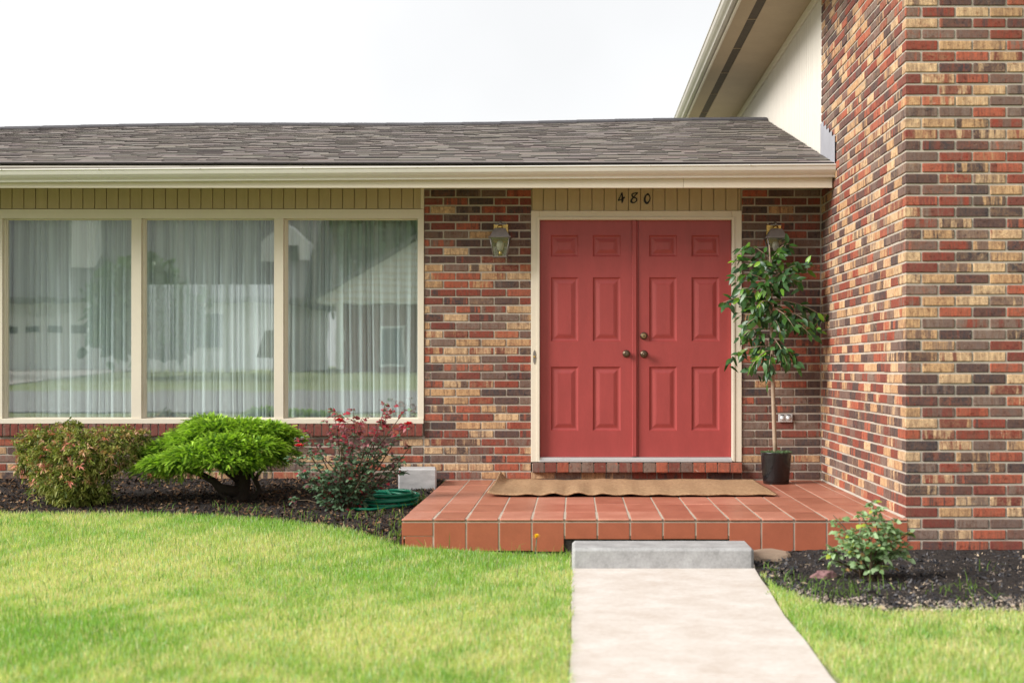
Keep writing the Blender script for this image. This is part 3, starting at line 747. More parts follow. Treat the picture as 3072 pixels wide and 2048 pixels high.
# ---- the two door leaves
def leaf(x0, x1, panels_x, astragal, yf=0.035):
    root = empty('door_leaf', (0, 0, 0), wing)
    py = [(703.4, 769.6), (830.3, 1024.4), (1098.7, 1292.8)]
    zs = [(wz(b), wz(a)) for a, b in py]; xs = [(wx(a), wx(b)) for a, b in panels_x]
    gx_ = [x0, xs[0][0], xs[0][1], xs[1][0], xs[1][1], x1]; gz_ = [DZ0, zs[2][0], zs[2][1], zs[1][0], zs[1][1], zs[0][0], zs[0][1], DZ1]
    mb = MB()
    for i in range(5):
        for j in range(7):
            if i in (1, 3) and j in (1, 3, 5): continue
            mb.add([(gx_[i], yf, gz_[j]), (gx_[i + 1], yf, gz_[j]), (gx_[i + 1], yf, gz_[j + 1]), (gx_[i], yf, gz_[j + 1])], [(0, 1, 2, 3)])
    mb.box(x0, x1, yf + 0.016, yf + 0.045, DZ0, DZ1)
    mb.add([(x0, yf, DZ0), (x0, yf, DZ1), (x0, yf + 0.02, DZ1), (x0, yf + 0.02, DZ0)], [(0, 1, 2, 3)])
    mb.add([(x1, yf, DZ0), (x1, yf, DZ1), (x1, yf + 0.02, DZ1), (x1, yf + 0.02, DZ0)], [(3, 2, 1, 0)])
    mb.build('leaf_frame', M['door'], root)
    for (a, b) in xs:
        for (c, d) in zs:
            rings = [(0, 0), (0.003, 0.0), (0.010, 0.009), (0.020, 0.0125), (0.030, 0.0125), (0.058, 0.004), (0.0605, 0.0045), (0.063, 0.0025)]
            vs = []
            for ins, dp in rings:
                vs += [(a + ins, yf + dp, c + ins), (b - ins, yf + dp, c + ins), (b - ins, yf + dp, d - ins), (a + ins, yf + dp, d - ins)]
            fs = [(4 * q + k, 4 * q + (k + 1) % 4, 4 * q + 4 + (k + 1) % 4, 4 * q + 4 + k) for q in range(len(rings) - 1) for k in range(4)]
            n_ = 4 * (len(rings) - 1); fs.append((n_, n_ + 1, n_ + 2, n_ + 3))
            MB().add(vs, fs).build('door_panel', M['door'], root)
    if astragal:
        mb = MB(); a, b = x1 - 0.004, x1 + 0.047; mb.box(a, b - 0.012, yf - 0.022, yf + 0.01, DZ0 + 0.004, DZ1 - 0.002, 0.004); mb.box(b - 0.0125, b, yf - 0.010, yf + 0.01, DZ0 + 0.004, DZ1 - 0.002, 0.003)
        mb.build('astragal', M['door'], root)
    return root
dl = leaf(JL + 0.003, wx(1898), [(1651.8, 1735.8), (1777.6, 1863.3)], True)
dr = leaf(wx(1898) + 0.05, JR - 0.003, [(1947.3, 2032.4), (2074.7, 2160.4)], False)
knob = [(0.031, 0), (0.033, 0.004), (0.030, 0.009), (0.015, 0.012), (0.012, 0.030), (0.020, 0.036), (0.029, 0.046), (0.030, 0.056), (0.026, 0.064), (0.012, 0.066), (0.0, 0.066)]
MB().lathe(knob, (wx(1879.5), 0.035, wz(1061)), 28, 'y').build('knob', M['bronze'], dl, fix=True)
kr = MB().lathe(knob, (wx(1932.5), 0.035, wz(1062)), 28, 'y'); kr.lathe([(0.010, 0.0655), (0.010, 0.068), (0.0, 0.068)], (wx(1932.5), 0.035, wz(1062)), 16, 'y'); kr.build('knob', M['bronze'], dr, fix=True)
MB().lathe([(0.031, 0), (0.032, 0.006), (0.029, 0.020), (0.024, 0.024), (0.021, 0.024)], (wx(1932), 0.035, wz(1007)), 28, 'y').build('deadbolt', M['bronze'], dr, fix=True)
cyl = MB().lathe([(0.0205, 0.019), (0.0205, 0.026), (0.017, 0.028), (0.0, 0.028)], (wx(1932), 0.035, wz(1007)), 24, 'y').build('lock_cylinder', M['oldbrass'], dr, fix=True)
MB().lathe([(0.0065, 0.027), (0.0065, 0.0295), (0.0, 0.0295)], (wx(1932), 0.035, wz(1008)), 12, 'y').build('keyhole', M['black'], dr, fix=True)

# ---- eave of the entrance wing
EY = -0.66; EZ = 2.845; RY = 3.5; RIDZ = 3.913; GS = 0.0064
part(MB().box(-9.0, XW - 0.012, -0.56, 0.009, 2.758, 2.775), 'soffit', M['soffit'], wing)
cut = wx(2050, 11.63)
part(MB().box(-9.0, cut - 0.001, -0.585, -0.561, 2.658, 2.852, 0.002), 'fascia', M['trim'], wing)
part(MB().box(cut + 0.001, XW - 0.014, -0.586, -0.561, 2.6585, 2.852, 0.002), 'fascia', M['trim'], wing)
pr = [(-0.588, 0.098), (-0.588, 0.004), (-0.596, 0.0), (-0.628, 0.0), (-0.634, 0.004), (-0.636, 0.012), (-0.644, 0.020), (-0.664, 0.034), (-0.684, 0.054), (-0.692, 0.074),
      (-0.693, 0.084), (-0.701, 0.087), (-0.7035, 0.093), (-0.7015, 0.099), (-0.695, 0.1005), (-0.690, 0.098), (-0.689, 0.090), (-0.688, 0.074), (-0.680, 0.056), (-0.661, 0.038), (-0.640, 0.024), (-0.630, 0.012), (-0.627, 0.004), (-0.600, 0.003), (-0.591, 0.007), (-0.591, 0.098)]
g0 = 2.74 - GS * (2.1 + 9.0)
gut = part(MB().ext([(a, b + g0) for a, b in pr], -9.0, XW - 0.006, 'x', True, GS * 11.1), 'gutter', M['gutter'], wing)
capp = [(-0.588, 0.098), (-0.588, 0.0), (-0.634, 0.0), (-0.640, 0.016), (-0.664, 0.033), (-0.684, 0.053), (-0.693, 0.074), (-0.703, 0.09), (-0.700, 0.099)]
MB().ext([(a, b + 2.74) for a, b in capp], XW - 0.0055, XW - 0.003, 'x').build('end_cap', M['gutter'], gut)
for px in (5, 297, 600, 906, 1250, 1515, 1950, 2250):
    gxp = wx(px, 11.5); zz = 2.74 + GS * (gxp - 2.1)
    MB().lathe([(0.005, 0), (0.005, 0.004), (0.0, 0.005)], (gxp, -0.7035, zz + 0.093), 8, 'y').build('gutter_spike', M['gutter'], gut)

# ---- roof: deck, shingle tabs, ridge caps
def roof_z(x, t): return EZ + (RIDZ + 0.0105 * (x - 2.1) + 0.012 * math.sin(x * 1.1) - EZ) * t
mb = MB(); xs = np.linspace(-9.2, XW - 0.004, 25)
for side in (0, 1):
    for i in range(24):
        a, b = xs[i], xs[i + 1]; ye = EY + 0.01 if side == 0 else 2 * RY - EY
        ym = RY
        mb.add([(a, ye, EZ - 0.014), (b, ye, EZ - 0.014), (b, ym, roof_z(b, 1) - 0.014), (a, ym, roof_z(a, 1) - 0.014)], [(0, 1, 2, 3)])
roof = part(mb, 'roof', M['ridge'], wing)
part(MB().box(-9.2, XW - 0.02, -0.650, -0.588, EZ - 0.030, EZ - 0.015), 'drip_edge', M['gutter_grey'], wing)
sr = np.random.default_rng(77); V = []; Fc = []; C = []
nrow = 40; SL = (RIDZ - EZ) / (RY - EY); th = math.atan(SL); expo = math.hypot(RIDZ - EZ, RY - EY) / nrow
for r0 in range(nrow):
    t0 = r0 / nrow; t1 = min(1.0, (r0 + 1.6) / nrow); x = -9.2 + sr.uniform(-0.2, 0)
    wob = 0.0
    while x < XW - 0.01:
        w_ = sr.choice([0.10, 0.14, 0.18, 0.22, 0.30]) * sr.uniform(0.9, 1.1)
        if r0 == 0: w_ = 0.30
        x2 = min(x + w_, XW - 0.01)
        thick = sr.choice([0.002, 0.006, 0.0085]) if r0 else 0.008
        dy = sr.uniform(-0.002, 0.002)
        b0 = len(V); sh = sr.choice([0.93, 1.0, 1.07]); base_ = np.array([0.195, 0.168, 0.146]) * sh * sr.uniform(0.85, 1.15) + sr.uniform(-.008, .008, 3)
        if sr.random() < 0.10: base_ = base_ * 0.7
        if r0 == 0: base_ = np.array([0.25, 0.215, 0.20])
        mx_ = (x + x2) / 2
        def P(xx, t, up):
            return (xx, EY + (RY - EY) * t + dy - math.sin(th) * up, roof_z(xx, t) + dy * SL + math.cos(th) * up + wob)
        lo_up = 0.003 + thick; sg = 0.0
        dk = np.array([0.022, 0.019, 0.018]) * sr.uniform(.6, 1.5)  # butt edges: dark asphalt, with their shade painted into the colour
        V += [P(x + .0008, t0, -0.002), P(x2 - .0008, t0, -0.002), P(x2 - .0008, t0, lo_up + sg), P(x + .0008, t0, lo_up),
              P(x + .0008, t0, lo_up), P(x2 - .0008, t0, lo_up + sg), P(x2 - .0008, t1, 0.003), P(x + .0008, t1, 0.003)]
        Fc += [(b0, b0 + 1, b0 + 2, b0 + 3), (b0 + 4, b0 + 5, b0 + 6, b0 + 7), (b0, b0 + 4, b0 + 7), (b0 + 1, b0 + 6, b0 + 5)]
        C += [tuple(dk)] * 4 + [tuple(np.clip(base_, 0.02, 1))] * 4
        x = x2 + 0.0008
    
me = bpy.data.meshes.new('shingles'); me.from_pydata(V, [], [tuple(dict.fromkeys(f)) for f in Fc]); me.update()
a = me.color_attributes.new('Col', 'FLOAT_COLOR', 'POINT'); ccc = np.ones((len(V), 4), dtype=np.float32); ccc[:, :3] = np.array(C); a.data.foreach_set('color', ccc.ravel())
tag(link('shingles', me, M['shingle'], wing), kind='stuff')
x = -9.2; i = 0
while x < XW - 0.05:
    x2 = min(x + 0.42, XW - 0.004); za = roof_z(x, 1); zb = roof_z(x2, 1); dz = 0.006 + 0.006 * (i % 2) * 0 + 0.008
    prof = [(-0.13, -0.13 * SL + 0.0), (-0.13, -0.13 * SL + 0.012), (-0.03, dz + 0.004), (0.03, dz + 0.004), (0.13, -0.13 * SL + 0.012), (0.13, -0.13 * SL)]
    vs = [(x - 0.02, RY + a_, za + b_ + 0.008) for a_, b_ in prof] + [(x2, RY + a_, zb + b_ + 0.005) for a_, b_ in prof]
    fs = [(q, q + 1, 7 + q, 6 + q) for q in range(5)] + [(0, 1, 2, 3, 4, 5), (11, 10, 9, 8, 7, 6)]
    MB().add(vs, fs).build('ridge_shingle', M['ridge'], roof, fix=True)
    x = x2; i += 1

# ---- room behind the curtain, open to daylight through a window at its back
RB = 7.4
mb = MB(); mb.box(-6.4, -1.32, 0.21, RB, 0.20, 0.226); part(mb, 'room_floor', M['roomfloor'], wing)
mb = MB(); mb.box(-8.9, XW - 0.1, 0.21, RB, 2.62, 2.66); part(mb, 'room_ceiling', M['room'], wing)
mb = MB()
mb.box(-6.5, -6.4, 0.21, RB, 0.2, 2.62); mb.box(-1.32, -1.2, 0.21, RB, 0.2, 2.62)
mb.box(-8.9, -6.1, RB, RB + 0.15, 0.0, 2.9); mb.box(-3.95, XW - 0.1, RB, RB + 0.15, 0.0, 2.9)
mb.box(-6.1, -3.95, RB, RB + 0.15, 0.0, 1.12); mb.box(-6.1, -3.95, RB, RB + 0.15, 2.34, 2.9)
mb.box(-8.9, -8.75, 0.21, RB, 0.0, 2.9)
part(mb, 'room_wall', M['room'], wing)
mb = MB()
for xx in (-6.1, -4.01): mb.box(xx, xx + 0.06, RB + 0.04, RB + 0.1, 1.12, 2.34)
part(mb, 'back_window_frame', M['trim'], wing)
part(MB().box(-0.377, 1.43, 0.2, 0.3, 0.0, 2.6), 'hall_wall', M['room'], wing)
# table and lamp inside
tb = tag(empty('side_table', (-2.86, 1.35, 0.226)), 'dark side table seen through the sheer curtain', 'table')
MB().box(-0.30, 0.30, -0.22, 0.22, 0.62, 0.66, 0.006).build('table_top', M['wood'], tb)
for sx in (-1, 1):
    for sy in (-1, 1): MB().tube([(sx * .26, sy * .18, 0), (sx * .26, sy * .18, 0.62)], [0.015, 0.022], 8).build('leg', M['wood'], tb)
lp = tag(empty('table_lamp', (-2.86, 1.35, 0.887)), 'shaded table lamp silhouetted behind the sheer curtain', 'lamp')
MB().lathe([(0.08, 0.0), (0.085, 0.01), (0.03, 0.03), (0.05, 0.10), (0.075, 0.17), (0.05, 0.25), (0.015, 0.30), (0.012, 0.44), (0, 0.44)], (0, 0, 0), 20).build('lamp_base', M['wood'], lp, fix=True)
mb = MB(); n = 28
mb.add([(r0 * math.cos(6.2832 * k / n), r0 * math.sin(6.2832 * k / n), h) for r0, h in ((0.17, 0.40), (0.09, 0.66)) for k in range(n)], [(k, (k + 1) % n, n + (k + 1) % n, n + k) for k in range(n)], True)
mb.build('lamp_shade', M['shade'], lp)

# ================================================================== the tall wing
def tp(mb, name, mat, parent=None, **kw):
    o = mb.build(name, mat, parent or tall, **kw)
    if (parent or tall) is tall: under(o, tall)
    return o
TZ = 4.45
mb = MB()
mb.box(XW + 0.006, 9.5, YF + 0.006, YF + 0.2, -0.05, TZ + 0.2)
mb.box(XW + 0.006, XW + 0.2, YF + 0.2, 0.012, -0.05, TZ)
twall = tp(mb, 'wall', M['mortar'])
lay = Layer(twall, tall)
br = np.random.default_rng(202)
pside = lambda y: XW * F / (D0 + y) ** 2
nk = int((TZ - RZ) / RP) + 1
for k in range(nk):
    z = RZ + RP * k; vis = 469 if z < 3.62 else 1
    pr_ = br.uniform(0, 0.003)
    if k % 2 == 1:      # stretcher on the front face turns the corner
        lay.add((XW + 0.1025, YF - pr_, z + BH / 2), 0.2045, BH, 0, 0.2045 * vis, br, 0.098)
        course(lay, 'x', XW + 0.2169 - 0.004, 5.6, z, XW + 0.2129, 0.2169, YF, 0, br, vis)
        f0 = YF + 0.098 + 0.0115
    else:               # header end on the front face, stretcher on the side
        lay.add((XW - pr_, YF + 0.1025, z + BH / 2), 0.2045, BH, R(-90), 0.098 * vis, br, 0.098)
        course(lay, 'x', XW + 0.098 + 0.0115, 5.6, z, XW + 0.1037, 0.2169, YF, 0, br, vis)
        f0 = YF + 0.2045 + 0.0115
    course(lay, 'y', f0, 0.005, z, f0 - 0.0057, 0.2169, XW, R(-90), br, pside)
# bricks beyond the picture's right edge or top count least
lay.items = [(s if (c[0] < 2.95 and c[2] < 3.6) else 0.0, c, *rest) for s, c, *rest in lay.items]
lay.finish(300)
# mortar wash where the side wall meets the porch
tp(MB().ext([(XW - 0.014, 0.2315), (XW + 0.012, 0.2315), (XW + 0.012, 0.246), (XW + 0.002, 0.243)], YF + 0.01, 0.0, 'y'), 'mortar_wash', M['mortar'], fix=True)

# grooved siding above the low roof
mb = MB(); y = 0.012; vs = []
prof = []
while y < 8.4:
    prof += [(XW + 0.004, y), (XW + 0.004, y + 0.086), (XW + 0.020, y + 0.089), (XW + 0.020, y + 0.0985)]; y += 0.1015
n = len(prof); vs = [(a, b, z) for z in (2.7, TZ - 0.001) for a, b in prof]
mb.add(vs, [(i, n + i, n + i + 1, i + 1) for i in range(n - 1)]); tp(mb, 'siding', M['white_siding'])
tp(MB().box(XW + 0.022, XW + 0.2, 0.05, 8.4, 0.0, TZ), 'siding_backing', M['siding'])
tp(MB().box(XW - 0.018, XW + 0.0035, 0.0125, 8.4, TZ - 0.075, TZ - 0.001, 0.002), 'frieze_board', M['trim'])
# eaves: soffit boards, vent strip, fascia, gutter, roof
EX0 = 1.475; Y0, Y1 = -3.75, 8.4
tp(MB().box(EX0, 1.615, Y0, Y1, TZ, TZ + 0.012), 'soffit_panel', M['soffit'])
tp(MB().box(1.70, XW + 0.2, Y0, Y1, TZ, TZ + 0.012), 'soffit_panel', M['soffit'])
yv = Y0; i = 0
while yv < Y1:
    y2 = min(yv + 1.22, Y1)
    o = tp(MB().box(1.6155, 1.6995, yv, y2 - 0.008, TZ + 0.004, TZ + 0.010), 'vent_strip', M['vent']); 
    tp(MB().box(1.612, 1.703, y2 - 0.009, y2, TZ - 0.002, TZ + 0.003), 'vent_clip', M['soffit'])
    yv = y2
tp(MB().box(1.452, EX0 - 0.001, Y0, Y1, TZ - 0.012, TZ + 0.16, 0.002), 'fascia', M['trim'])
pr2 = [(-a - 0.588 - 0.0 , b) for a, b in pr]      # outward offset from fascia, mirrored to -X
gprof = [(1.449 - (-a - 0.588), b + TZ + 0.012) for a, b in pr]
tg = tp(MB().ext(gprof, Y0, Y1, 'y'), 'gutter', M['gutter_grey'], fix=True)
mb = MB(); SLT = 0.36; XR = 6.2; ZR = TZ + 0.17 + (XR - 1.40) * SLT
for dz in (0.0, 0.03):
    mb.add([(1.40, Y0 - 0.15, TZ + 0.15 + dz), (1.40, Y1, TZ + 0.15 + dz), (XR, Y1, ZR + dz - .02), (XR, Y0 - 0.15, ZR + dz - .02)], [(0, 1, 2, 3)])
    mb.add([(XR, Y0 - 0.15, ZR + dz - .02), (XR, Y1, ZR + dz - .02), (11, Y1, TZ + 0.15 + dz), (11, Y0 - 0.15, TZ + 0.15 + dz)], [(0, 1, 2, 3)])
mb.add([(1.40, Y0 - 0.15, TZ + 0.15), (1.40, Y1, TZ + 0.15), (1.40, Y1, TZ + 0.18), (1.40, Y0 - 0.15, TZ + 0.18)], [(0, 1, 2, 3)])
tp(mb, 'roof', M['ridge'])
tp(MB().ext([(XW, TZ + 0.19), (9.5, TZ + 0.19), (9.5, TZ + 0.6), (XR, ZR - 0.05), (XW, TZ + 0.38)], YF + 0.015, YF + 0.12, 'y'), 'gable_siding', M['white_siding'], fix=True)
tp(MB().box(9.3, 9.5, YF + 0.2, 8.4, 0, TZ + 0.2), 'far_wall', M['siding'])
tp(MB().box(XW + 0.2, 9.3, 8.2, 8.4, 0, TZ + 0.2), 'back_wall', M['siding'])
# stepped flashing against the brick
for i in range(5):
    y1 = 0.03 - 0.14 * i; y0 = y1 - 0.152; zt = 3.285 - 0.05 * i; xx = XW - 0.006 - 0.0016 * i
    zb = EZ + SL * (y0 - EY) - 0.02
    tp(MB().add([(xx, y0, zb), (xx, y1, zb + SL * 0.15), (xx, y1, zt), (xx, y0, zt - 0.006), (xx + .0012, y0, zb), (xx + .0012, y1, zb + SL * .15), (xx + .0012, y1, zt), (xx + .0012, y0, zt - .006)],
                [(0, 3, 2, 1), (4, 5, 6, 7), (0, 1, 5, 4), (2, 3, 7, 6), (0, 4, 7, 3), (1, 2, 6, 5)]), 'flashing', M['flash'])

# ================================================================== porch, step, stones
PZ = 0.23; PX0 = -1.109; PYF = YF - 0.005
porch = tag(empty('tiled_porch', (0.5, -1.5, 0.0)), 'raised porch paved with reddish quarry tiles before the double doors', 'porch')
def pp(mb, name, mat, **kw): return under(mb.build(name, mat, porch, **kw), porch)
mb = MB(); mb.box(PX0 + 0.012, XW - 0.001, PYF + 0.012, 0.008, 0.10, PZ - 0.0025); mb.box(PX0 + 0.05, XW - 0.001, PYF + 0.16, 0.008, -0.06, 0.10)
pp(mb, 'slab', M['grout'])
JX = [-0.9053 + 0.2098 * k for k in range(0, 15)]; ed = [PX0 - 0.004] + JX + [XW + 0.018]
rowy = [PYF, PYF + 0.44, PYF + 0.97, PYF + 1.50, PYF + 2.03, PYF + 2.57, 0.006]
tr_ = np.random.default_rng(303)
for a, b in zip(ed[:-1], ed[1:]):
    if b - a < 0.03: continue
    for j in range(6):
        y0 = rowy[j] + (0.0015 if j else -0.006); y1 = rowy[j + 1] - 0.0015; x1 = b - 0.0045
        if j > 0: x1 = min(x1, XW - 0.004)
        x0 = a + 0.0045
        if x1 - x0 < 0.02: continue
        dz = tr_.uniform(-0.0012, 0.0012)
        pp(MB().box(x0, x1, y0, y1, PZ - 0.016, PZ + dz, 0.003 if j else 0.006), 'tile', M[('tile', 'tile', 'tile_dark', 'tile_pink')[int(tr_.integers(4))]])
    short = b > -0.04 and a < 1.1
    bot = 0.098 if short and a > -0.11 and b < 1.15 else 0.022
    x0, x1 = a + 0.0055, b - 0.0055
    bot += tr_.uniform(-0.003, 0.003)
    if a < -1.0: bot = 0.12
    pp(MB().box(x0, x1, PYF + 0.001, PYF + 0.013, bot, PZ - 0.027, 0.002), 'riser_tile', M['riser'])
    pass
    if a < -1.0: pp(MB().box(x0 + 0.02, x1, PYF + 0.004, PYF + 0.014, 0.02, 0.117, 0.002), 'riser_tile', M['riser'])
mb = MB(); mb.box(PX0 + 0.005, XW + 0.012, PYF + 0.005, PYF + 0.0115, 0.12, PZ - 0.018); mb.box(PX0 + 0.03, -0.08, PYF + 0.0055, PYF + 0.0115, 0.025, 0.12); mb.box(1.19, XW + 0.012, PYF + 0.0055, PYF + 0.0115, 0.025, 0.12); pp(mb, 'grout_face', M['grout'])
mb = MB(); mb.box(PX0 + 0.03, XW + 0.012, PYF + 0.0135, PYF + 0.16, -0.02, 0.11); pp(mb, 'footing', M['mulch'])  # dark mulch colour paints in the shade of the gap under the risers
for y0, y1 in zip(rowy[:-1], rowy[1:]): pp(MB().box(PX0 + 0.0, PX0 + 0.0115, y0 + 0.016, y1 - 0.004, 0.03, PZ - 0.026, 0.002), 'riser_tile', M['riser'])

# concrete step
stp = MB(); v, f = chamfer_box(-0.018, 1.057, -3.80, -3.43, -0.03, 0.132, 0.016); stp.add(v, f)
tag(stp.build('concrete_step', M['concrete'], bevel=0.004), 'grey cast concrete step block at the head of the path', 'step')
# flat stone beside it
def rock(name, c, sx, sy, sz, seed, mat, sub=3, amp=0.25):
    import bmesh
    bm = bmesh.new(); bmesh.ops.create_icosphere(bm, subdivisions=sub, radius=1.0)
    for q in bm.verts:
        n_ = mnoise.noise(q.co * 1.3 + Vector((seed, 0, 0))) * amp + mnoise.noise(q.co * 3.5 + Vector((seed, 5, 0))) * amp * .35
        q.co *= 1 + n_; q.co.z = max(min(q.co.z, 0.62), -0.7)
        q.co = Vector((q.co.x * sx, q.co.y * sy, q.co.z * sz))
    me = bpy.data.meshes.new(name); bm.to_mesh(me); bm.free(); return link(name, me, mat, None, c)
p_ = at(2312, 1690, 8.75)
tag(rock('flat_stone', (1.20, -3.38, 0.02), 0.15, 0.20, 0.06, 3.3, M['stone'], 3, 0.3), 'flat tan stone lying between the concrete step and the mulch', 'stone')
tag(rock('mauve_stone', (1.375, -4.32, 0.045), 0.055, 0.035, 0.045, 8.1, M['pinkstone'], 4, 0.6), 'knobbly mauve stone in the mulch beside the small rose', 'stone')

# coir runner with wavy front edge and curled left end
nxm, nym = 170, 30; V = []
mx0, mx1 = -0.655, 1.505; my0, my1 = -1.60, -0.20
for j in range(nym):
    t = j / (nym - 1)
    for i in range(nxm):
        u = i / (nxm - 1); x = mx0 + (mx1 - mx0) * u; y = my0 + (my1 - my0) * t
        wv = math.sin((x + 0.08 * math.sin(x * 2.3)) * 2 * math.pi / 0.225 + 0.6) * 0.5 + 0.5
        amp_ = 0.003 + 0.019 * (0.35 + 0.65 * max(0.0, math.sin(x * 4.7 + 2.0))) * (0.55 + 0.45 * math.sin(x * 3.1 + 1)) * (1 - t) ** 1.5
        z = PZ + 0.008 + wv * amp_ + 0.004 * math.sin(x * 9 + y * 4) * t + 0.004
        cu = max(0, 1 - u / 0.045); z += (0.018 + 0.055 * t ** 2) * cu ** 1.6; x += 0.02 * cu * t
        y += 0.008 * math.sin(x * 6)
        V.append((x, y, z))
Fc = [(j * nxm + i, j * nxm + i + 1, (j + 1) * nxm + i + 1, (j + 1) * nxm + i) for j in range(nym - 1) for i in range(nxm - 1)]
mat_o = link('coir_mat', npmesh('coir_mat', V, Fc, True), M['coir']); sm = mat_o.modifiers.new('solid', 'SOLIDIFY'); sm.thickness = 0.010; sm.offset = 1
tag(mat_o, 'long brown coir runner with wavy edge on the porch tiles', 'door mat')

# grey block by the porch
blk = MB(); v, f = chamfer_box(-0.155, 0.155, -0.24, 0.24, -0.05, 0.20, 0.012); blk.add(v, f)
o = blk.build('concrete_block', M['block'], None, (-1.305, -0.40, 0.165)); o.rotation_euler = (R(-2), 0, R(6))
tag(o, 'pale grey concrete block standing between the rose bush and the porch', 'block')

# coiled hose
hr = np.random.default_rng(9); pts = []
for k in range(0, 300):
    a = k / 300 * 2 * math.pi * 7.3; rr = 0.235 - 0.028 * ((k // 41) % 3) + 0.02 * math.sin(a * 0.53) + 0.01 * math.sin(a * 1.7)
    x = -1.43 + rr * math.cos(a) + 0.015 * math.sin(a * .3); y = -1.40 + rr * 0.85 * math.sin(a)
    pts.append((x, y, gz(x, y) + 0.03 + 0.0105 * (a / 6.283) * 0.9 + 0.008 * math.sin(a * 0.77)))
pts += [(-1.30, -1.62, gz(-1.3, -1.6) + 0.03), (-1.5, -1.75, gz(-1.5, -1.75) + 0.028), (-1.65, -1.72, gz(-1.65, -1.72) + 0.028)]
tag(MB().tube(pts, 0.0105, 8).build('garden_hose', M['hose']), 'coiled dark green garden hose lying behind the rose bush', 'hose')

# ================================================================== fittings on the walls
def lantern(x, z, label, sc=1.1):
    """z = height of the brim"""
    t = tag(empty('wall_lantern', (x, 0.0, z)), label, 'lantern', 'wall lanterns beside the door')
    cy = -0.115
    MB().box(-0.058, 0.058, -0.014, 0.0, -0.03, 0.115, 0.004).build('back_plate', M['brass'], t)
    MB().tube([(0, -0.012, 0.10), (0, -0.05, 0.125), (0, -0.095, 0.125), (0, cy, 0.105)], 0.008, 8).build('arm', M['pewter'], t)
    MB().box(-0.043, 0.043, cy - 0.004, cy + 0.004, 0.098, 0.105, 0.001).build('hanger_bar', M['pewter'], t)
    MB().lathe([(0.018, 0.068), (0.022, 0.078), (0.018, 0.092), (0.010, 0.100), (0, 0.101)], (0, cy, 0), 16).build('finial', M['brass'], t, fix=True)
    def fr(name, z0, z1, w0, w1, mat, parent):
        vs = [(sx * w0, cy + sy * w0, z0) for sx, sy in ((-1, -1), (1, -1), (1, 1), (-1, 1))] + [(sx * w1, cy + sy * w1, z1) for sx, sy in ((-1, -1), (1, -1), (1, 1), (-1, 1))]
        return MB().add(vs, [(0, 1, 5, 4), (1, 2, 6, 5), (2, 3, 7, 6), (3, 0, 4, 7), (4, 5, 6, 7), (3, 2, 1, 0)]).build(name, mat, parent, fix=True)
    fr('cap', 0.004, 0.070, 0.076, 0.042, M['pewter'], t)
    MB().box(-0.087, 0.087, cy - 0.087, cy + 0.087, -0.003, 0.003, 0.001).build('brim', M['pewter'], t)
    zb, wb, wt = -0.148, 0.050, 0.074
    for sx, sy in ((-1, -1), (1, -1), (1, 1), (-1, 1)):
        MB().tube([(sx * wb, cy + sy * wb, zb), (sx * wt, cy + sy * wt, -0.003)], 0.0042, 6).build('corner_bar', M['pewter'], t)
    MB().box(-0.056, 0.056, cy - 0.056, cy + 0.056, zb - 0.006, zb + 0.002, 0.002).build('base_plate', M['pewter'], t)
    q = [(-1, -1), (1, -1), (1, 1), (-1, 1)]
    for k in range(4):
        (a, b), (c, d) = q[k], q[(k + 1) % 4]; i_ = 0.98
        MB().add([(a * wb * i_, cy + b * wb * i_, zb + .002), (c * wb * i_, cy + d * wb * i_, zb + .002), (c * wt * i_, cy + d * wt * i_, -.004), (a * wt * i_, cy + b * wt * i_, -.004)], [(0, 1, 2, 3)]).build('pane', M['lglass'], t)
    t.scale = (sc, sc, sc)
    MB().lathe([(0.014, zb + .002), (0.014, zb + 0.04), (0.012, zb + 0.042)], (0, cy, 0), 12).build('socket', M['brass'], t, fix=True)
    MB().lathe([(0.010, zb + 0.042), (0.022, zb + 0.06), (0.030, zb + 0.085), (0.028, zb + 0.105), (0.016, zb + 0.122), (0, zb + 0.126)], (0, cy, 0), 18).build('bulb', M['bulb'], t, fix=True)
    return t
lantern(wx(1501.4, 12.1), wz(714, 12.1), 'grey wall lantern on the brick pier between window and doors')
lantern(wx(2326, 12.1), wz(716, 12.1), 'grey wall lantern half hidden by the top of the potted tree')

# house number 480 in hand-lettered strokes
hn = tag(empty('house_number', (wx(1902), 0, wz(595))), 'black hand-lettered house number 480 above the red doors', 'number')
def stroke(mb, pts, wid):
    pts = [Vector((wx(1800 + x / 11.76) - wx(1902), 0, wz(550 + y / 11.76) - wz(595))) for x, y in pts]
    vs = []; n_ = len(pts)
    for i, p_ in enumerate(pts):
        t_ = (pts[min(i + 1, n_ - 1)] - pts[max(i - 1, 0)]).normalized(); s_ = Vector((-t_.z, 0, t_.x)); w_ = wid[i] * 1.3 / 11.76 / 350 / 2
        for sg, yy in ((1, -0.005), (-1, -0.005), (-1, -0.0002), (1, -0.0002)): q_ = p_ + s_ * sg * w_; vs.append((q_.x, yy, q_.z))
    fs = []
    for i in range(n_ - 1):
        for k in range(4): fs.append((4 * i + k, 4 * i + (k + 1) % 4, 4 * i + 4 + (k + 1) % 4, 4 * i + 4 + k))
    fs += [(0, 1, 2, 3), (4 * n_ - 1, 4 * n_ - 2, 4 * n_ - 3, 4 * n_ - 4)]
    mb.add(vs, fs)
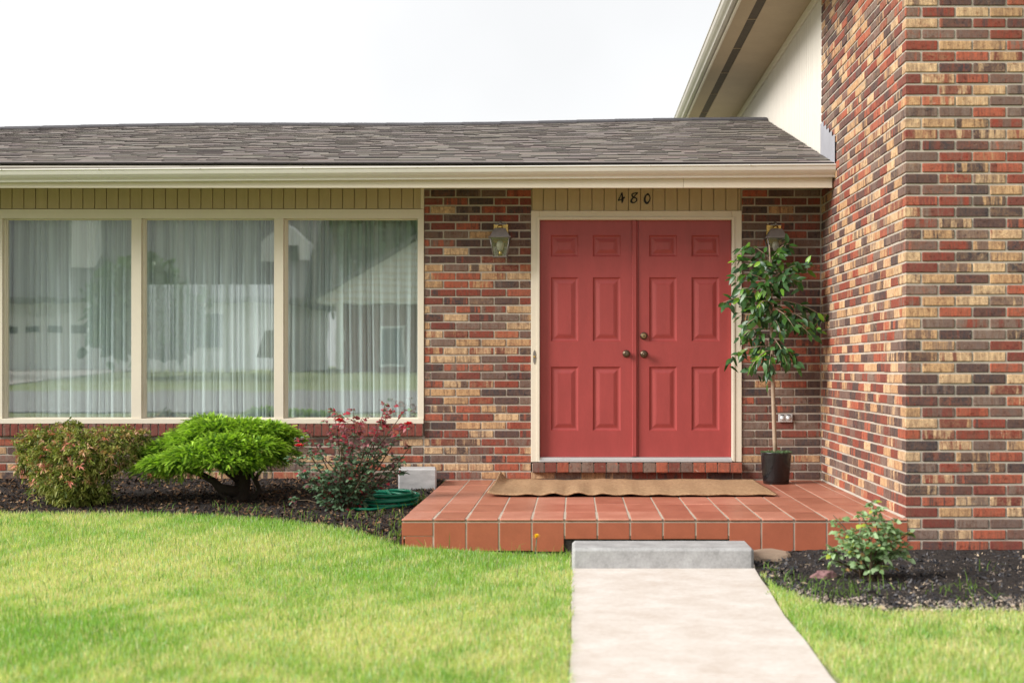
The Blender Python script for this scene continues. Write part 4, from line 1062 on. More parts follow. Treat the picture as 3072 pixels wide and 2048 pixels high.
def curve(ctrl, n=40):
    c = [Vector((a, b, w_)) for a, b, w_ in ctrl]; o_ = []
    for i in range(len(c) - 1):
        p0, p1, p2, p3 = c[max(i - 1, 0)], c[i], c[i + 1], c[min(i + 2, len(c) - 1)]
        for k in range(n // (len(c) - 1) + 1):
            t = k / (n // (len(c) - 1) + 1)
            o_.append(0.5 * ((2 * p1) + (p2 - p0) * t + (2 * p0 - 5 * p1 + 4 * p2 - p3) * t * t + (3 * p1 - p0 - 3 * p2 + p3) * t ** 3))
    o_.append(c[-1]); return [(q.x, q.y) for q in o_], [q.z for q in o_]
mb = MB(); stroke(mb, *curve([(775, 335, 22), (710, 480, 24), (645, 612, 34)], 12)); stroke(mb, *curve([(640, 615, 34), (760, 570, 24), (872, 500, 52)], 12)); stroke(mb, *curve([(778, 330, 30), (788, 500, 50), (790, 600, 62), (772, 712, 12)], 18)); mb.build('digit', M['black'], hn, fix=True)
mb = MB(); stroke(mb, *curve([(1325, 345, 34), (1240, 350, 22), (1165, 372, 30), (1130, 425, 36), (1170, 490, 34), (1270, 530, 34), (1298, 590, 32), (1260, 655, 30), (1180, 690, 34), (1110, 655, 58), (1115, 580, 44), (1190, 490, 28), (1270, 405, 30), (1328, 340, 26)], 80)); mb.build('digit', M['black'], hn, fix=True)
mb = MB(); stroke(mb, *curve([(1712, 372, 26), (1640, 410, 34), (1585, 520, 46), (1590, 640, 56), (1655, 705, 58), (1730, 640, 36), (1765, 530, 28), (1740, 430, 30), (1670, 395, 36), (1715, 365, 28)], 70)); mb.build('digit', M['black'], hn, fix=True)

# doorbell
db = tag(empty('doorbell', (wx(1603.6), -0.0125, wz(1071))), 'small ornate brass doorbell plate on the left door casing', 'doorbell')
hh = 0.062; prof = [(0, -hh), (0.010, -hh * .72), (0.0125, -hh * .4), (0.012, 0), (0.0125, hh * .4), (0.010, hh * .72), (0, hh), (-0.010, hh * .72), (-0.0125, hh * .4), (-0.012, 0), (-0.0125, -hh * .4), (-0.010, -hh * .72)]
MB().add([(a, 0, b) for a, b in prof] + [(a * .85, -0.005, b * .95) for a, b in prof], [(k, (k + 1) % 12, 12 + (k + 1) % 12, 12 + k) for k in range(12)] + [tuple(range(12, 24))]).build('plate', M['pewter'], db, fix=True)
MB().lathe([(0.0095, 0.0), (0.0095, 0.007), (0.007, 0.008), (0.0065, 0.010), (0.004, 0.012), (0, 0.0125)], (0, -0.004, 0.003), 16, 'y').build('button', M['brass'], db, fix=True)

# outdoor outlet
ob = tag(empty('outlet_cover', (wx(2356), -0.004, wz(1253.5))), 'grey twin outlet cover low on the brick behind the pot', 'outlet')
MB().box(-0.060, 0.060, -0.016, 0.0, -0.036, 0.036, 0.004).build('plate', M['alu'], ob)
for sx in (-0.026, 0.026): MB().lathe([(0.021, 0.012), (0.022, 0.020), (0.018, 0.027), (0.0, 0.029)], (sx, 0, 0.001), 20, 'y').build('lid', M['alu'], ob, fix=True)
for sx in (-0.026, 0.026): MB().box(sx - 0.014, sx + 0.014, -0.022, -0.0165, 0.022, 0.029, 0.001).build('hinge', M['black'], ob)

# ================================================================== plants
def leafcloud(name, P, D, Nn, Ln, Wd, C, mat, parent, fold=0.25, droop=0.15):
    """P base points, D direction, Nn rough normal, six-vertex folded leaves"""
    P, D, Nn = (np.asarray(a, dtype=float) for a in (P, D, Nn)); n = len(P)
    D = D / (np.linalg.norm(D, axis=1, keepdims=True) + 1e-9)
    Sd = np.cross(D, Nn); Sd /= (np.linalg.norm(Sd, axis=1, keepdims=True) + 1e-9); U = np.cross(Sd, D)
    Ln = np.asarray(Ln)[:, None]; Wd = np.asarray(Wd)[:, None]
    V = np.zeros((n, 6, 3)); g = np.array([0, 0, -1.0])
    V[:, 0] = P
    V[:, 1] = P + D * Ln * .35 + Sd * Wd * .5 + U * Wd * fold; V[:, 2] = P + D * Ln * .35 - Sd * Wd * .5 + U * Wd * fold
    V[:, 3] = P + D * Ln * .72 + Sd * Wd * .36 + U * Wd * fold * .5 + g * Ln * droop * .5; V[:, 4] = P + D * Ln * .72 - Sd * Wd * .36 + U * Wd * fold * .5 + g * Ln * droop * .5
    V[:, 5] = P + D * Ln + g * Ln * droop
    b = np.arange(n)[:, None] * 6
    T = np.concatenate([b + np.array([[0, 1, 2]]), b + np.array([[1, 3, 2]]), b + np.array([[2, 3, 4]]), b + np.array([[3, 5, 4]])], 0)
    return link(name, npmesh(name, V.reshape(-1, 3), T, False, np.repeat(C, 6, 0)), mat, parent)
def unit(r, n):
    v = r.normal(0, 1, (n, 3)); return v / np.linalg.norm(v, axis=1, keepdims=True)

# ---- clipped yew trained as a low umbrella
yd = 11.0; yb = at(716, 1508, yd); yb.z = gz(yb.x, yb.y) + 0.005
yew = tag(empty('umbrella_yew', yb), 'bright green yew clipped as a low umbrella on a twisted black trunk', 'shrub')
r_ = np.random.default_rng(60)
pads = [(480, 1420, -.10, .19, .085), (540, 1395, -.30, .20, .085), (455, 1385, .05, .12, .07), (500, 1365, .05, .20, .09), (590, 1340, .02, .23, .10), (560, 1310, .2, .20, .09), (640, 1290, .05, .24, .10), (600, 1270, .25, .18, .07), (720, 1290, .12, .24, .10), (800, 1295, .08, .20, .09),
        (850, 1330, .08, .15, .09), (860, 1378, .0, .10, .06), (790, 1360, -.18, .21, .10), (700, 1345, -.22, .24, .11), (620, 1380, -.32, .24, .10), (700, 1395, -.34, .22, .09), (770, 1400, -.26, .18, .08), (820, 1395, -.10, .14, .07), (650, 1330, .3, .3, .12), (740, 1340, .3, .28, .12), (560, 1420, -.2, .15, .06), (740, 1310, .0, .2, .1)]
P = []; D = []; SC = []
for (px, py, dy, rx, rz) in pads:
    c = np.array(at(px, py - 9 - (6 if py > 1385 and px > 600 else 0) + (20 if py < 1325 else 9 if py < 1360 else 0), yd)) + np.array([0, dy, 0]) - np.array(yb); rz = rz * (0.8 if py > 1385 else 1.0)
    n_ = int(900 * rx * rx / 0.04 * 1.4)
    u_ = unit(r_, n_); u_[:, 2] = np.abs(u_[:, 2]) * np.where(r_.random(n_) < .88, 1, -0.7)
    rad = r_.uniform(0.62, 1.06, n_)[:, None]
    pts = c + u_ * rad * np.array([rx, rx * 1.0, rz])
    d_ = u_ * np.array([1, 1, 0.45]) + r_.normal(0, 0.28, (n_, 3)); d_[:, 2] -= 0.02
    d_[:, 0] += (pts[:, 0] + 0.17) * 0.5
    P.append(pts); D.append(d_); SC.append(rad[:, 0])
P = np.concatenate(P); D = np.concatenate(D); SC = np.concatenate(SC); D /= np.linalg.norm(D, axis=1, keepdims=True)
ns = len(P); nn = 9
slen = r_.uniform(0.035, 0.066, ns); up = np.tile(np.array([0, 0, 1.0]), (ns, 1)) + r_.normal(0, .25, (ns, 3))
side = np.cross(D, up); side /= np.linalg.norm(side, axis=1, keepdims=True); upn = np.cross(side, D)
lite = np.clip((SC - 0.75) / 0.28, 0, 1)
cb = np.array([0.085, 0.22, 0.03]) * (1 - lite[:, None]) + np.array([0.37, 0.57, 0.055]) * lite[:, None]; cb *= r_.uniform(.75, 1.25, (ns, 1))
Vs = []; Cs = []
for k in range(nn):
    t = (k + 0.5) / nn; base_ = P + D * (slen * t)[:, None] + np.array([0, 0, -1]) * (slen * t * t * 0.25)[:, None]
    for sg in (-1, 1):
        nd_ = D * 0.55 + side * sg * 0.85 + upn * 0.22; ln_ = (0.0135 * (1 - 0.5 * abs(t - 0.4)))
        wv = D * 0.0034
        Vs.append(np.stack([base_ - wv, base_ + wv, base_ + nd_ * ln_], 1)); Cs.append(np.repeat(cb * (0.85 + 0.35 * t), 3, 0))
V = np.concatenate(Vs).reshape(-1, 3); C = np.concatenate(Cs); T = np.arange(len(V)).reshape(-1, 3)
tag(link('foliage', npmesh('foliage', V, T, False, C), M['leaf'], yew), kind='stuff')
def pl(lst, org, dy=None): return [at(a, b, d) - org for a, b, d in lst]
def limb(lst, rad, name='branch', parent=yew, org=yb, mat='bark', n=8):
    pts, rr = [], []
    c = [Vector((*p_, r0)) for p_, r0 in zip([tuple(q) for q in lst], rad)]
    return MB().tube(lst, rad, n).build(name, M[mat], parent)
limb([Vector((0.0, 0, -.06)), Vector((0, 0, 0.03))] + pl([(724, 1475, yd), (728, 1450, yd), (722, 1420, yd), (715, 1385, yd), (705, 1350, yd)], yb), [.10, .085, .066, .062, .062, .045, .02], 'trunk')
limb(pl([(715, 1480, yd), (690, 1470, 10.9), (660, 1462, 10.85), (640, 1442, 10.85), (600, 1420, 10.85), (540, 1405, 10.85)], yb), [.055, .042, .036, .030, .024, .012])
limb([Vector((0.06, 0, 0.0))] + pl([(765, 1490, yd), (779, 1470, yd), (770, 1448, yd), (757, 1425, yd), (750, 1400, yd)], yb), [.030, .026, .022, .02, .017, .01])
limb(pl([(767, 1440, yd), (773, 1424, yd), (790, 1405, yd)], yb), [.016, .013, .007])
limb(pl([(725, 1440, yd), (690, 1420, 10.9), (660, 1395, 10.85), (620, 1375, 10.8)], yb), [.04, .03, .024, .01])
limb(pl([(728, 1440, yd), (760, 1405, 11.1), (800, 1380, 11.1), (850, 1370, 11.1)], yb), [.04, .03, .022, .008])
limb(pl([(725, 1430, yd), (720, 1390, 11.2), (690, 1340, 11.3), (620, 1310, 11.25)], yb), [.04, .034, .024, .01])
limb([Vector((-.05, -.02, -.01))] + pl([(690, 1500, 10.9), (665, 1485, 10.85), (650, 1468, 10.85)], yb), [.022, .016, .012, .006])

# ---- nandina at the left
ndp = 10.85; nb = at(245, 1512, ndp); nb.z = gz(nb.x, nb.y) + 0.005
nan = tag(empty('nandina_bush', nb), 'rounded bush with olive leaves and orange pink tips under the left pane', 'shrub')
r_ = np.random.default_rng(70)
mounds = [(110, 1330, -.0, .13, .10), (170, 1300, .1, .15, .08), (240, 1310, -.05, .19, .10), (200, 1275, .12, .06, .05), (330, 1310, .05, .17, .09), (395, 1312, .1, .09, .07), (400, 1365, .1, .06, .06), (270, 1370, -.18, .21, .13), (170, 1375, -.12, .19, .13), (90, 1385, .05, .10, .10),
          (345, 1375, -.05, .15, .11), (230, 1430, -.18, .22, .14), (160, 1440, -.05, .13, .12), (290, 1450, -.1, .13, .11), (240, 1485, -.12, .19, .09), (300, 1490, -.02, .08, .06), (170, 1490, -.02, .08, .07), (90, 1300, .05, .05, .06), (205, 1268, .1, .05, .035), (345, 1285, .12, .06, .04), (420, 1298, .1, .04, .04), (75, 1350, 0, .06, .05), (70, 1400, 0, .06, .05)]
P = []; D = []; LV = []
for (px, py, dy, rx, rz) in mounds:
    c = np.array(at(px, py + (14 if py < 1320 else 0), ndp)) + np.array([0, dy, 0]) - np.array(nb); n_ = int(230 * rx * rz / 0.02)
    u_ = unit(r_, n_); rad = np.where(r_.random(n_) < .12, r_.uniform(1.0, 1.55, n_), r_.uniform(0.5, 1.1, n_))[:, None]; pts = c + u_ * rad * np.array([rx, rx, rz])
    pts[:, 2] = np.maximum(pts[:, 2], 0.03)
    for q, uu, ra in zip(pts, u_, rad[:, 0]):
        k = r_.integers(6, 10); tipc = r_.random()
        for m_ in range(k):
            d_ = uu * 0.55 + unit(r_, 1)[0] * 0.85 + np.array([0, 0, 0.18]); P.append(q + r_.normal(0, .006, 3)); D.append(d_); LV.append((ra, tipc, q[2]))
P = np.array(P); D = np.array(D); LV = np.array(LV); n = len(P)
c = np.tile(np.array([0.10, 0.14, 0.025]), (n, 1)); k = LV[:, 1]; hi = (LV[:, 2] > 0.16)
c[(k > .22)] = (0.21, 0.25, 0.045); c[(k > .45)] = (0.27, 0.285, 0.065); c[(k > .80) & hi] = (0.46, 0.31, 0.13); c[(k > .91) & hi] = (0.58, 0.33, 0.20); c[(k > .97) & hi] = (0.62, 0.22, 0.16)
c *= r_.uniform(.7, 1.3, (n, 1))
Nn = np.tile(np.array([0, 0, 1.0]), (n, 1)) + r_.normal(0, .5, (n, 3))
tag(leafcloud('foliage', P, D, Nn, r_.uniform(.026, .050, n), r_.uniform(.008, .0145, n), c, M['leaf'], nan, 0.2, 0.25), kind='stuff')
for k in range(16):
    a = r_.uniform(0, 6.28); rr = r_.uniform(.03, .10); e = r_.uniform(.1, .34); ea = a + r_.normal(0, .3)
    limb([Vector((rr * math.cos(a), rr * math.sin(a), -.03)), Vector((rr * 1.2 * math.cos(a), rr * 1.2 * math.sin(a), .15)), Vector((e * math.cos(ea), e * math.sin(ea) * .6, r_.uniform(.35, .5)))], [.007, .006, .003], 'stem', nan, nb, 'cane', 5)

# ---- rose bushes
def rose(label, name, base, tops, seed, nper, palf, lsz, fl, extra_low):
    root = tag(empty(name, base), label, 'rose bush'); r = np.random.default_rng(seed); P = []; D = []; H = []; zmax = max(t.z for t in tops)
    for i, t in enumerate(tops):
        a = r.uniform(0, 6.28); b0 = Vector((0.05 * math.cos(a), 0.05 * math.sin(a), -0.02)); mid = b0.lerp(t, 0.5) + Vector((r.normal(0, .03), r.normal(0, .04), .03))
        ctrl = [b0, b0.lerp(mid, .5) + Vector((r.normal(0, .012), r.normal(0, .012), 0.01)), mid, mid.lerp(t, .5) + Vector((r.normal(0, .015), r.normal(0, .015), .012)), t]
        limb(ctrl, [.0075, .0065, .005, .004, .0022], 'cane', root, base, 'cane', 6)
        for k in range(nper):
            s_ = r.uniform(0.22 if not extra_low else 0.12, 1.02); seg = min(3, int(s_ * 4)); q = ctrl[seg].lerp(ctrl[min(4, seg + 1)], min(1, s_ * 4 - seg))
            out_ = np.array([math.cos(r.uniform(0, 6.28)), math.sin(r.uniform(0, 6.28)), r.normal(.15, .3)]); out_ /= np.linalg.norm(out_)
            ax0 = np.array(q); stem = r.uniform(.03, .085) * (0.6 if s_ > .9 else 1.0); sd_ = np.cross(out_, [0, 0, 1.0]); sd_ /= np.linalg.norm(sd_) + 1e-9
            for (f_, sg) in ((.45, 1), (.45, -1), (.8, 1), (.8, -1), (1.0, 0)):
                p0 = ax0 + out_ * stem * f_; P.append(p0); D.append(out_ * (0.55 if sg else 1) + sd_ * sg * 0.9 + r.normal(0, .2, 3)); H.append(p0[2])
    P = np.array(P); D = np.array(D); H = np.array(H) / zmax; n = len(P); C = palf(H, P, r)
    Nn = np.tile(np.array([0, 0, 1.0]), (n, 1)) + r.normal(0, .45, (n, 3)); Nn[:, 1] -= 0.4
    ln = r.uniform(lsz * .75, lsz * 1.25, n)
    tag(leafcloud('foliage', P, D, Nn, ln, ln * r.uniform(.6, .75, n), C, M['leaf'], root, 0.18, 0.2), kind='stuff')
    for i, p_ in enumerate(fl):
        mb = MB(); 
        for k in range(11):
            a = k * 2.4; rr = 0.004 + 0.0016 * k; w_ = 0.010 + .0008 * k; tl_ = 0.25 + k * 0.09
            cx_, cy_ = math.cos(a), math.sin(a); b_ = Vector((cx_ * rr, cy_ * rr, 0)); o_ = Vector((cx_ * math.sin(tl_), cy_ * math.sin(tl_), math.cos(tl_))); s_ = Vector((-cy_, cx_, 0))
            mb.add([b_ - s_ * w_ * .5, b_ + s_ * w_ * .5, b_ + o_ * .016 + s_ * w_, b_ + o_ * .024, b_ + o_ * .016 - s_ * w_], [(0, 1, 2, 3, 4)])
        mb.build('flower', M['petal'], root, p_)
    return root
rd = 10.5; rb = at(1040, 1536, rd); rb.z = gz(rb.x, rb.y) + 0.01
def tp_(l): return [at(a, b, rd + dy) - rb for a, b, dy in l]
tops = tp_([(1000, 1222, .1), (1010, 1235, -.1), (975, 1260, .05), (1060, 1235, -.05), (1085, 1255, .1), (1155, 1212, .05), (1180, 1225, .1), (1215, 1230, .0), (1145, 1260, -.1), (1222, 1275, .05), (930, 1300, .1), (900, 1340, .0), (885, 1310, .1), (950, 1345, -.15), (1100, 1310, -.15),
            (1180, 1310, -.1), (1230, 1340, .1), (1020, 1310, -.2), (1060, 1340, .2), (900, 1420, -.1), (880, 1380, .1), (1225, 1410, .05), (930, 1460, -.15), (890, 1500, -.05), (1190, 1380, .15), (1040, 1380, -.2), (1120, 1400, -.15), (980, 1420, -.2), (1150, 1350, .1)])
def pal_red(H, P, r):
    n = len(H); g = np.array([0.085, 0.15, 0.085]); g2 = np.array([0.14, 0.225, 0.125]); rd_ = np.array([0.33, 0.03, 0.045]); bur = np.array([0.19, 0.07, 0.075]); pk = np.array([0.36, 0.13, 0.14])
    c = np.where(r.random((n, 1)) < .5, g, g2); k = H + r.normal(0, .09, n)
    c[(k > .60)] = bur; c[(k > .72)] = np.where(r.random((np.sum(k > .72), 1)) < .55, rd_, pk); j = r.random(n); c[j < .10] = bur; c[(j > .965)] = rd_
    c[(k > .78) & (r.random(n) < .16)] = g2
    return c * r.uniform(.7, 1.3, (n, 1))
rose('tall rose bush with burgundy new leaves in front of the right pane', 'rose_bush', rb, tops, 81, 21, pal_red, 0.036, tp_([(1226, 1272, .03), (897, 1338, -.02), (1020, 1262, -.1)]), True)
sd_ = 7.85; sb = at(2612, 1752, sd_); sb.z = 0.02
def ts_(l): return [at(a, b, sd_ + dy) - sb for a, b, dy in l]
def pal_g(H, P, r):
    n = len(H); c = np.where(r.random((n, 1)) < .5, np.array([0.19, 0.31, 0.12]), np.array([0.30, 0.42, 0.22])); j = r.random(n)
    c[j < .05] = (0.34, 0.40, 0.05); c[j > .96] = (0.42, 0.24, 0.10); return c * r.uniform(.75, 1.25, (n, 1))
rose('small green rose bush growing in the black mulch at the porch corner', 'rose_bush', sb, ts_([(2615, 1500, .02), (2580, 1535, -.05), (2500, 1545, .05), (2640, 1545, .05), (2660, 1580, -.05), (2530, 1590, -.05), (2490, 1650, .0), (2725, 1600, .0), (2720, 1650, .05), (2560, 1630, -.12), (2620, 1600, -.1), (2680, 1630, -.1), (2640, 1660, .1), (2590, 1570, .1)]), 82, 17, pal_g, 0.036, [], False)

# ---- dandelion at the porch foot
dd = at(1610, 1612, 8.93); dd0 = Vector((dd.x - .01, dd.y, gz(dd.x, dd.y)))
dan = tag(empty('dandelion', dd0), 'single yellow dandelion flower at the foot of the porch', 'flower')
MB().tube([(0, 0, 0), (.004, 0, .05), (dd.x - dd0.x, 0, dd.z - dd0.z)], .0022, 6).build('stem', M['hose'], dan)
mb = MB()
for k in range(34):
    a = k * 2.39996; tl_ = 0.2 + 1.35 * (k / 34); o_ = Vector((math.cos(a) * math.sin(tl_), math.sin(a) * math.sin(tl_), math.cos(tl_))); s_ = Vector((-math.sin(a), math.cos(a), 0)) * .003
    mb.add([-s_ * .5, s_ * .5, o_ * .026 + s_, o_ * .026 - s_], [(0, 1, 2, 3)])
mb.build('flower_head', M['yellow'], dan, (dd.x - dd0.x, 0, dd.z - dd0.z))

# ---- potted tree
fx, fy = 1.672, -0.36
pt = tag(empty('plant_pot', (fx, fy, PZ)), 'black dimpled plant pot on the porch tiles right of the doors', 'pot')
pr_ = [(0.100, 0.0), (0.1065, 0.004), (0.1275, 0.255), (0.1285, 0.262), (0.1245, 0.262), (0.120, 0.235), (0.118, 0.228)]
MB().lathe(pr_, (0, 0, 0), 48).build('body', M['pot'], pt, fix=True)
mb = MB()
for j in range(17):
    z = 0.03 + j * 0.0125; rr = 0.1065 + (0.1275 - 0.1065) * (z - .004) / .251
    for k in range(46):
        a = 2 * math.pi * (k + 0.5 * (j % 2)) / 46; cx_, cy_ = math.cos(a), math.sin(a); t_ = Vector((-cy_, cx_, 0)); c_ = Vector((cx_ * rr, cy_ * rr, z)); o_ = Vector((cx_, cy_, 0)) * .0022
        mb.add([c_ - t_ * .0045, c_ + Vector((0, 0, -.003)), c_ + t_ * .0045, c_ + Vector((0, 0, .003)), c_ + o_], [(0, 1, 4), (1, 2, 4), (2, 3, 4), (3, 0, 4)], True)
tag(mb.build('dimples', M['pot'], pt, fix=False), kind='stuff')
fic = tag(empty('potted_tree', (fx, fy, PZ + 0.225)), 'slender artificial tree with glossy green leaves rising from the black pot', 'tree')
fo = fic.location
fp = lambda a, b, d=11.83: at(a, b, d) - fo
tk = [Vector((-0.005, 0, 0.0)), fp(2324, 1320), fp(2320, 1200), fp(2315, 1050), fp(2313, 900), fp(2311, 800), fp(2308, 735)]
limb(tk, [.0185, .0175, .0165, .0155, .013, .010, .005], 'trunk', fic, fo, 'trunk', 12)
r_ = np.random.default_rng(90)
n = 900; rr = 0.116 * np.sqrt(r_.random(n)); a = r_.uniform(0, 6.28, n)
P = np.stack([rr * np.cos(a), rr * np.sin(a), np.zeros(n)], 1); D = np.stack([np.cos(a) * .6 + r_.normal(0, .5, n), np.sin(a) * .6 + r_.normal(0, .5, n), r_.uniform(.3, 1.0, n)], 1)
mossy = leafcloud('moss', P + np.array([0, 0, .030]), D, unit(r_, n), r_.uniform(.02, .045, n), np.full(n, .004), np.array([[0.13, 0.21, 0.10]]) * r_.uniform(.6, 1.4, (n, 1)), M['leaf'], fic, .1, .35); tag(mossy, kind='stuff')
# leaf meshes: folded pointed ovals, a few tints
lmesh = []
for ci, colr in enumerate([(0.030, 0.085, 0.018), (0.045, 0.12, 0.022), (0.028, 0.070, 0.030), (0.10, 0.22, 0.025), (0.055, 0.13, 0.05), (0.19, 0.36, 0.03)]):
    prof = [(0, .002), (.12, .22), (.32, .45), (.5, .5), (.68, .42), (.85, .22), (1.0, .0)]; V = []; Fc = []
    for k, (t, w_) in enumerate(prof):
        dz = -0.30 * t * t; V += [(-w_ * .46, t, .05 * w_ * 2 + dz), (0, t, dz - .02 * math.sin(math.pi * t)), (w_ * .46, t, .05 * w_ * 2 + dz)]
        if k: b0 = 3 * k; Fc += [(b0 - 3, b0 - 2, b0 + 1, b0), (b0 - 2, b0 - 1, b0 + 2, b0 + 1)]
    me = npmesh('leaf', V, Fc, True, np.tile(np.array([colr]), (len(V), 1))); me.materials.append(M['leaf_gloss']); lmesh.append(me)
brs = [((2312, 905), (2168, 908), -.05, 10), ((2312, 900), (2215, 870), -.10, 10), ((2311, 850), (2200, 830), -.05, 11), ((2310, 820), (2205, 785), .0, 9), ((2309, 780), (2232, 742), .0, 8), ((2309, 790), (2372, 730), .03, 8), ((2311, 840), (2430, 795), .0, 11), ((2311, 860), (2400, 850), -.10, 10),
       ((2312, 880), (2350, 830), -.18, 10), ((2312, 900), (2480, 955), .02, 12), ((2313, 920), (2462, 1000), -.06, 11), ((2313, 930), (2440, 1020), -.10, 10), ((2313, 925), (2370, 985), -.22, 10), ((2314, 950), (2225, 985), -.12, 11), ((2313, 940), (2215, 940), .02, 10), ((2314, 990), (2225, 1010), .0, 9),
       ((2315, 1040), (2185, 1080), -.05, 9), ((2315, 1050), (2245, 1110), -.10, 10), ((2315, 1060), (2300, 1120), -.12, 8), ((2314, 1030), (2385, 1085), -.06, 10), ((2314, 1010), (2355, 1095), -.14, 9), ((2311, 830), (2270, 790), -.2, 9), ((2312, 870), (2280, 860), -.22, 9), ((2313, 910), (2260, 930), -.22, 9), ((2310, 800), (2330, 770), -.15, 8),
       ((2313, 960), (2330, 1000), -.24, 7), ((2312, 860), (2380, 800), .12, 8), ((2313, 920), (2250, 880), .14, 8), ((2315, 1000), (2270, 1050), .12, 8)]
for (a0, a1, dy, nl) in brs:
    s0 = fp(*a0); e = fp(*a1) + Vector((0, dy, 0)); mid = s0.lerp(e, .55) + Vector((0, 0, .045)); ctrl = [s0, s0.lerp(mid, .5) + Vector((0, 0, .012)), mid, mid.lerp(e, .5) + Vector((0, 0, .008)), e]
    limb(ctrl, [.0045, .004, .0035, .003, .0015], 'branch', fic, fo, 'trunk', 5)
    for k in range(nl):
        s_ = 0.18 + 0.84 * (k + r_.uniform(0, .6)) / nl; seg = min(3, int(s_ * 4)); q = ctrl[seg].lerp(ctrl[seg + 1], min(1.0, s_ * 4 - seg))
        dirv = (e - s0).normalized() * r_.uniform(.2, .9) + Vector((r_.normal(0, .55), r_.normal(-.1, .4), r_.normal(-.35, .45))); dirv.normalize()
        w_ = r_.random(); me = lmesh[0 if w_ < .28 else 1 if w_ < .55 else 2 if w_ < .72 else 3 if w_ < .86 else 4 if w_ < .94 else 5]
        o = bpy.data.objects.new('leaf', me); COL.objects.link(o); o.parent = fic
        up_ = Vector((r_.normal(-.2, .6), r_.normal(-1.0, .5), r_.normal(.7, .4))); x_ = dirv.cross(up_).normalized(); z_ = x_.cross(dirv)
        sc_ = r_.uniform(.064, .098); mm = Matrix((x_ * sc_, dirv * sc_, z_ * sc_)).transposed().to_4x4(); mm.translation = q; o.matrix_local = mm

P = []; D = []
for (a0, a1, dy, nl) in brs:
    s0 = fp(*a0); e = fp(*a1) + Vector((0, dy, 0))
    for k in range(17):
        q = s0.lerp(e, r_.uniform(.1, 1.0)) + Vector((r_.normal(0, .025), r_.normal(0.03, .04), r_.normal(0, .03)))
        dv = (e - s0).normalized() * r_.uniform(.1, .8) + Vector((r_.normal(0, .6), r_.normal(0, .4), r_.normal(-.4, .4))); P.append(tuple(q)); D.append(tuple(dv))
n = len(P); Nn = np.stack([r_.normal(-.2, .6, n), r_.normal(-1, .5, n), r_.normal(.7, .4, n)], 1)
pal_ = np.array([(0.030, 0.085, 0.018), (0.045, 0.12, 0.022), (0.028, 0.070, 0.030), (0.10, 0.22, 0.025)])[r_.choice(4, n, p=[.35, .3, .25, .1])]
tag(leafcloud('small_leaves', P, D, Nn, r_.uniform(.06, .095, n), r_.uniform(.03, .042, n), pal_ * r_.uniform(.8, 1.25, (n, 1)), M['leaf_gloss'], fic, .12, .2), kind='stuff')

# ================================================================== across the street (seen mirrored in the panes)
def house_part(root, mb, name, mat, **kw): return under(mb.build(name, mat, root, **kw), root)
GZ = 1.1
gh = tag(empty('garage_house', (-18.5, -47, GZ)), 'grey roofed house with white garage door mirrored in the left pane', 'house')
house_part(gh, MB().box(-26, -11.5, -54, -45.0, GZ - .3, 3.9), 'wall', M['whitepaint'])
gd = house_part(gh, MB().box(-23.4, -18.4, -45.0, -44.93, GZ, 3.35, .01), 'garage_door', M['whitepaint'])
for k in range(5):
    x0 = -23.1 + k * .95; o = MB().box(x0, x0 + .62, -44.93, -44.90, 2.55, 2.85).build('pane', M['darkglass'], gd)
house_part(gh, MB().box(-16.2, -14.2, -45.0, -44.9, 2.0, 3.3), 'window', M['darkglass'])
house_part(gh, MB().ext([(-44.2, 3.75), (-44.2, 3.95), (-49.5, 8.2), (-54.8, 3.95), (-54.8, 3.75)], -26.8, -10.8, 'x'), 'roof', M['greyroof'], fix=True)
house_part(gh, MB().box(-20.6, -19.6, -46.6, -45.8, 4.5, 7.6), 'chimney', M['whitepaint'])
house_part(gh, MB().ext([(-12.9, 5.0), (-10.9, 5.0), (-10.9, 6.3), (-11.9, 7.1), (-12.9, 6.3)], -46.2, -49, 'y'), 'dormer', M['whitepaint'], fix=True)
house_part(gh, MB().box(-12.2, -11.4, -46.2, -46.12, 5.4, 6.2), 'dormer_window', M['darkglass'])
g2 = tag(empty('gable_house', (-5.5, -42, GZ)), 'brick house with white clapboard gable mirrored in the right pane', 'house')
house_part(g2, MB().box(-9.0, -2.0, -50, -42.3, GZ - .3, 3.7), 'wall', M['farbrick'])
gbl = house_part(g2, MB().ext([(-9.7, 3.6), (-1.3, 3.6), (-1.3, 3.75), (-5.5, 6.2), (-9.7, 3.75)], -41.3, -50, 'y'), 'gable', M['whitepaint'], fix=True)
for k in range(10): MB().box(-9.4 + .42 * k, -1.6 - .42 * k, -41.285, -41.262, 3.72 + .24 * k, 3.80 + .24 * k).build('clapboard', M['trim'], gbl)
house_part(g2, MB().add([(-9.95, -41.0, 3.72), (-9.95, -50.3, 3.72), (-5.5, -50.3, 6.42), (-5.5, -41.0, 6.42), (-9.95, -41.0, 3.60), (-9.95, -50.3, 3.60), (-5.5, -50.3, 6.26), (-5.5, -41.0, 6.26)], [(0, 1, 2, 3), (7, 6, 5, 4), (0, 3, 7, 4), (0, 4, 5, 1)]), 'roof', M['greyroof'])
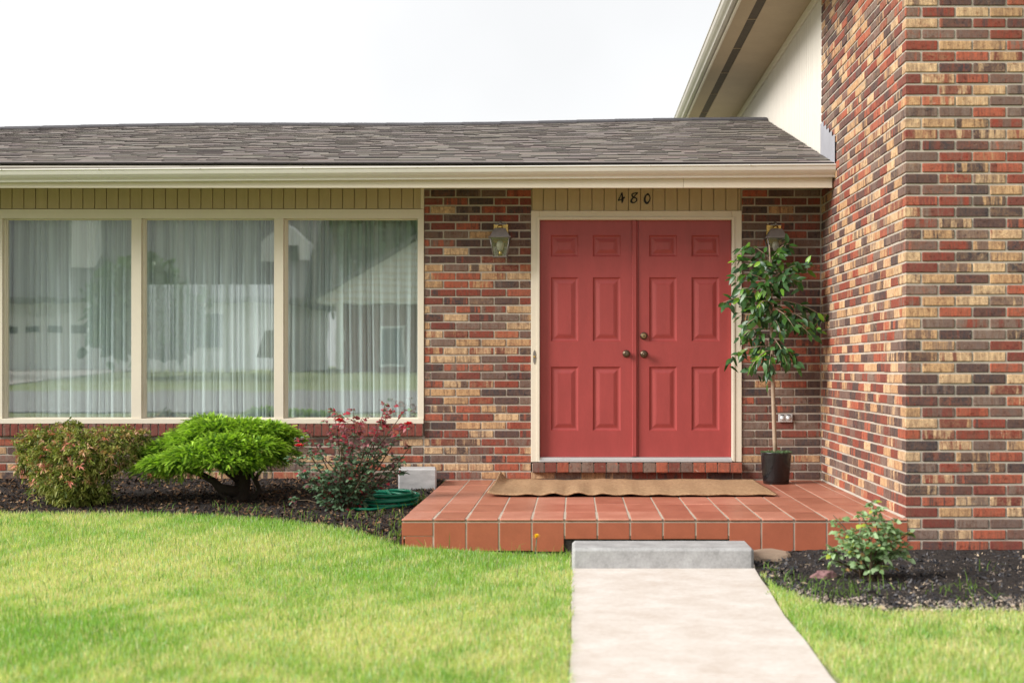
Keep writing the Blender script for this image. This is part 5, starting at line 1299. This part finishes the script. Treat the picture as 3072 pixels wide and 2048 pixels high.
house_part(g2, MB().add([(-1.05, -41.0, 3.72), (-1.05, -50.3, 3.72), (-5.5, -50.3, 6.42), (-5.5, -41.0, 6.42), (-1.05, -41.0, 3.60), (-1.05, -50.3, 3.60), (-5.5, -50.3, 6.26), (-5.5, -41.0, 6.26)], [(3, 2, 1, 0), (4, 5, 6, 7), (4, 7, 3, 0), (1, 5, 4, 0)]), 'roof', M['greyroof'])
for xx in (-8.9, -2.3): house_part(g2, MB().box(xx - .13, xx + .13, -41.65, -41.4, GZ, 3.6, .01), 'porch_post', M['whitepaint'])
wn = house_part(g2, MB().box(-7.5, -6.5, -42.3, -42.2, 1.2, 2.8), 'window', M['whitepaint']); MB().box(-7.42, -6.58, -42.2, -42.18, 1.3, 2.72).build('pane', M['darkglass'], wn)
def far_tree(x, y, h, cr_, seed, label):
    root = tag(empty('street_tree', (x, y, gz(x, y))), label, 'tree', 'trees across the street'); r = np.random.default_rng(seed)
    MB().tube([(0, 0, -.1), (.1, 0, h * .4), (0, .1, h * .8)], [.22, .16, .05], 8).build('trunk', M['bark'], root)
    P = []
    for k in range(34):
        c_ = np.array([r.normal(0, cr_ * .45), r.normal(0, cr_ * .45), h * r.uniform(.4, .95)]); P.append(c_ + r.normal(0, cr_ * .2, (150, 3)))
    P = np.concatenate(P); n = len(P); D = unit(r, n)
    tag(leafcloud('crown', P, D, unit(r, n), r.uniform(.35, .7, n), r.uniform(.25, .45, n), np.array([[0.05, 0.095, 0.03]]) * r.uniform(.6, 1.6, (n, 1)), M['leaf'], root), kind='stuff')
far_tree(-27, -40, 7, 2.4, 1, 'leafy tree across the street, mirrored at the left edge of the left pane')
far_tree(-15.3, -38, 3.6, 1.6, 2, 'small round tree mirrored between the garage and the clapboard gable')
far_tree(-20, -64, 14, 5, 3, 'tall tree mirrored above the grey roof in the left pane')
far_tree(-9, -62, 12, 5, 4, 'tall tree mirrored above the clapboard gable')
far_tree(-14, -66, 15, 6, 6, 'tallest tree mirrored behind the dormer')
far_tree(-25, -62, 14, 6, 7, 'broad tree mirrored above the garage')
far_tree(-30, -60, 13, 5, 5, 'tall tree behind the garage house at its far left')
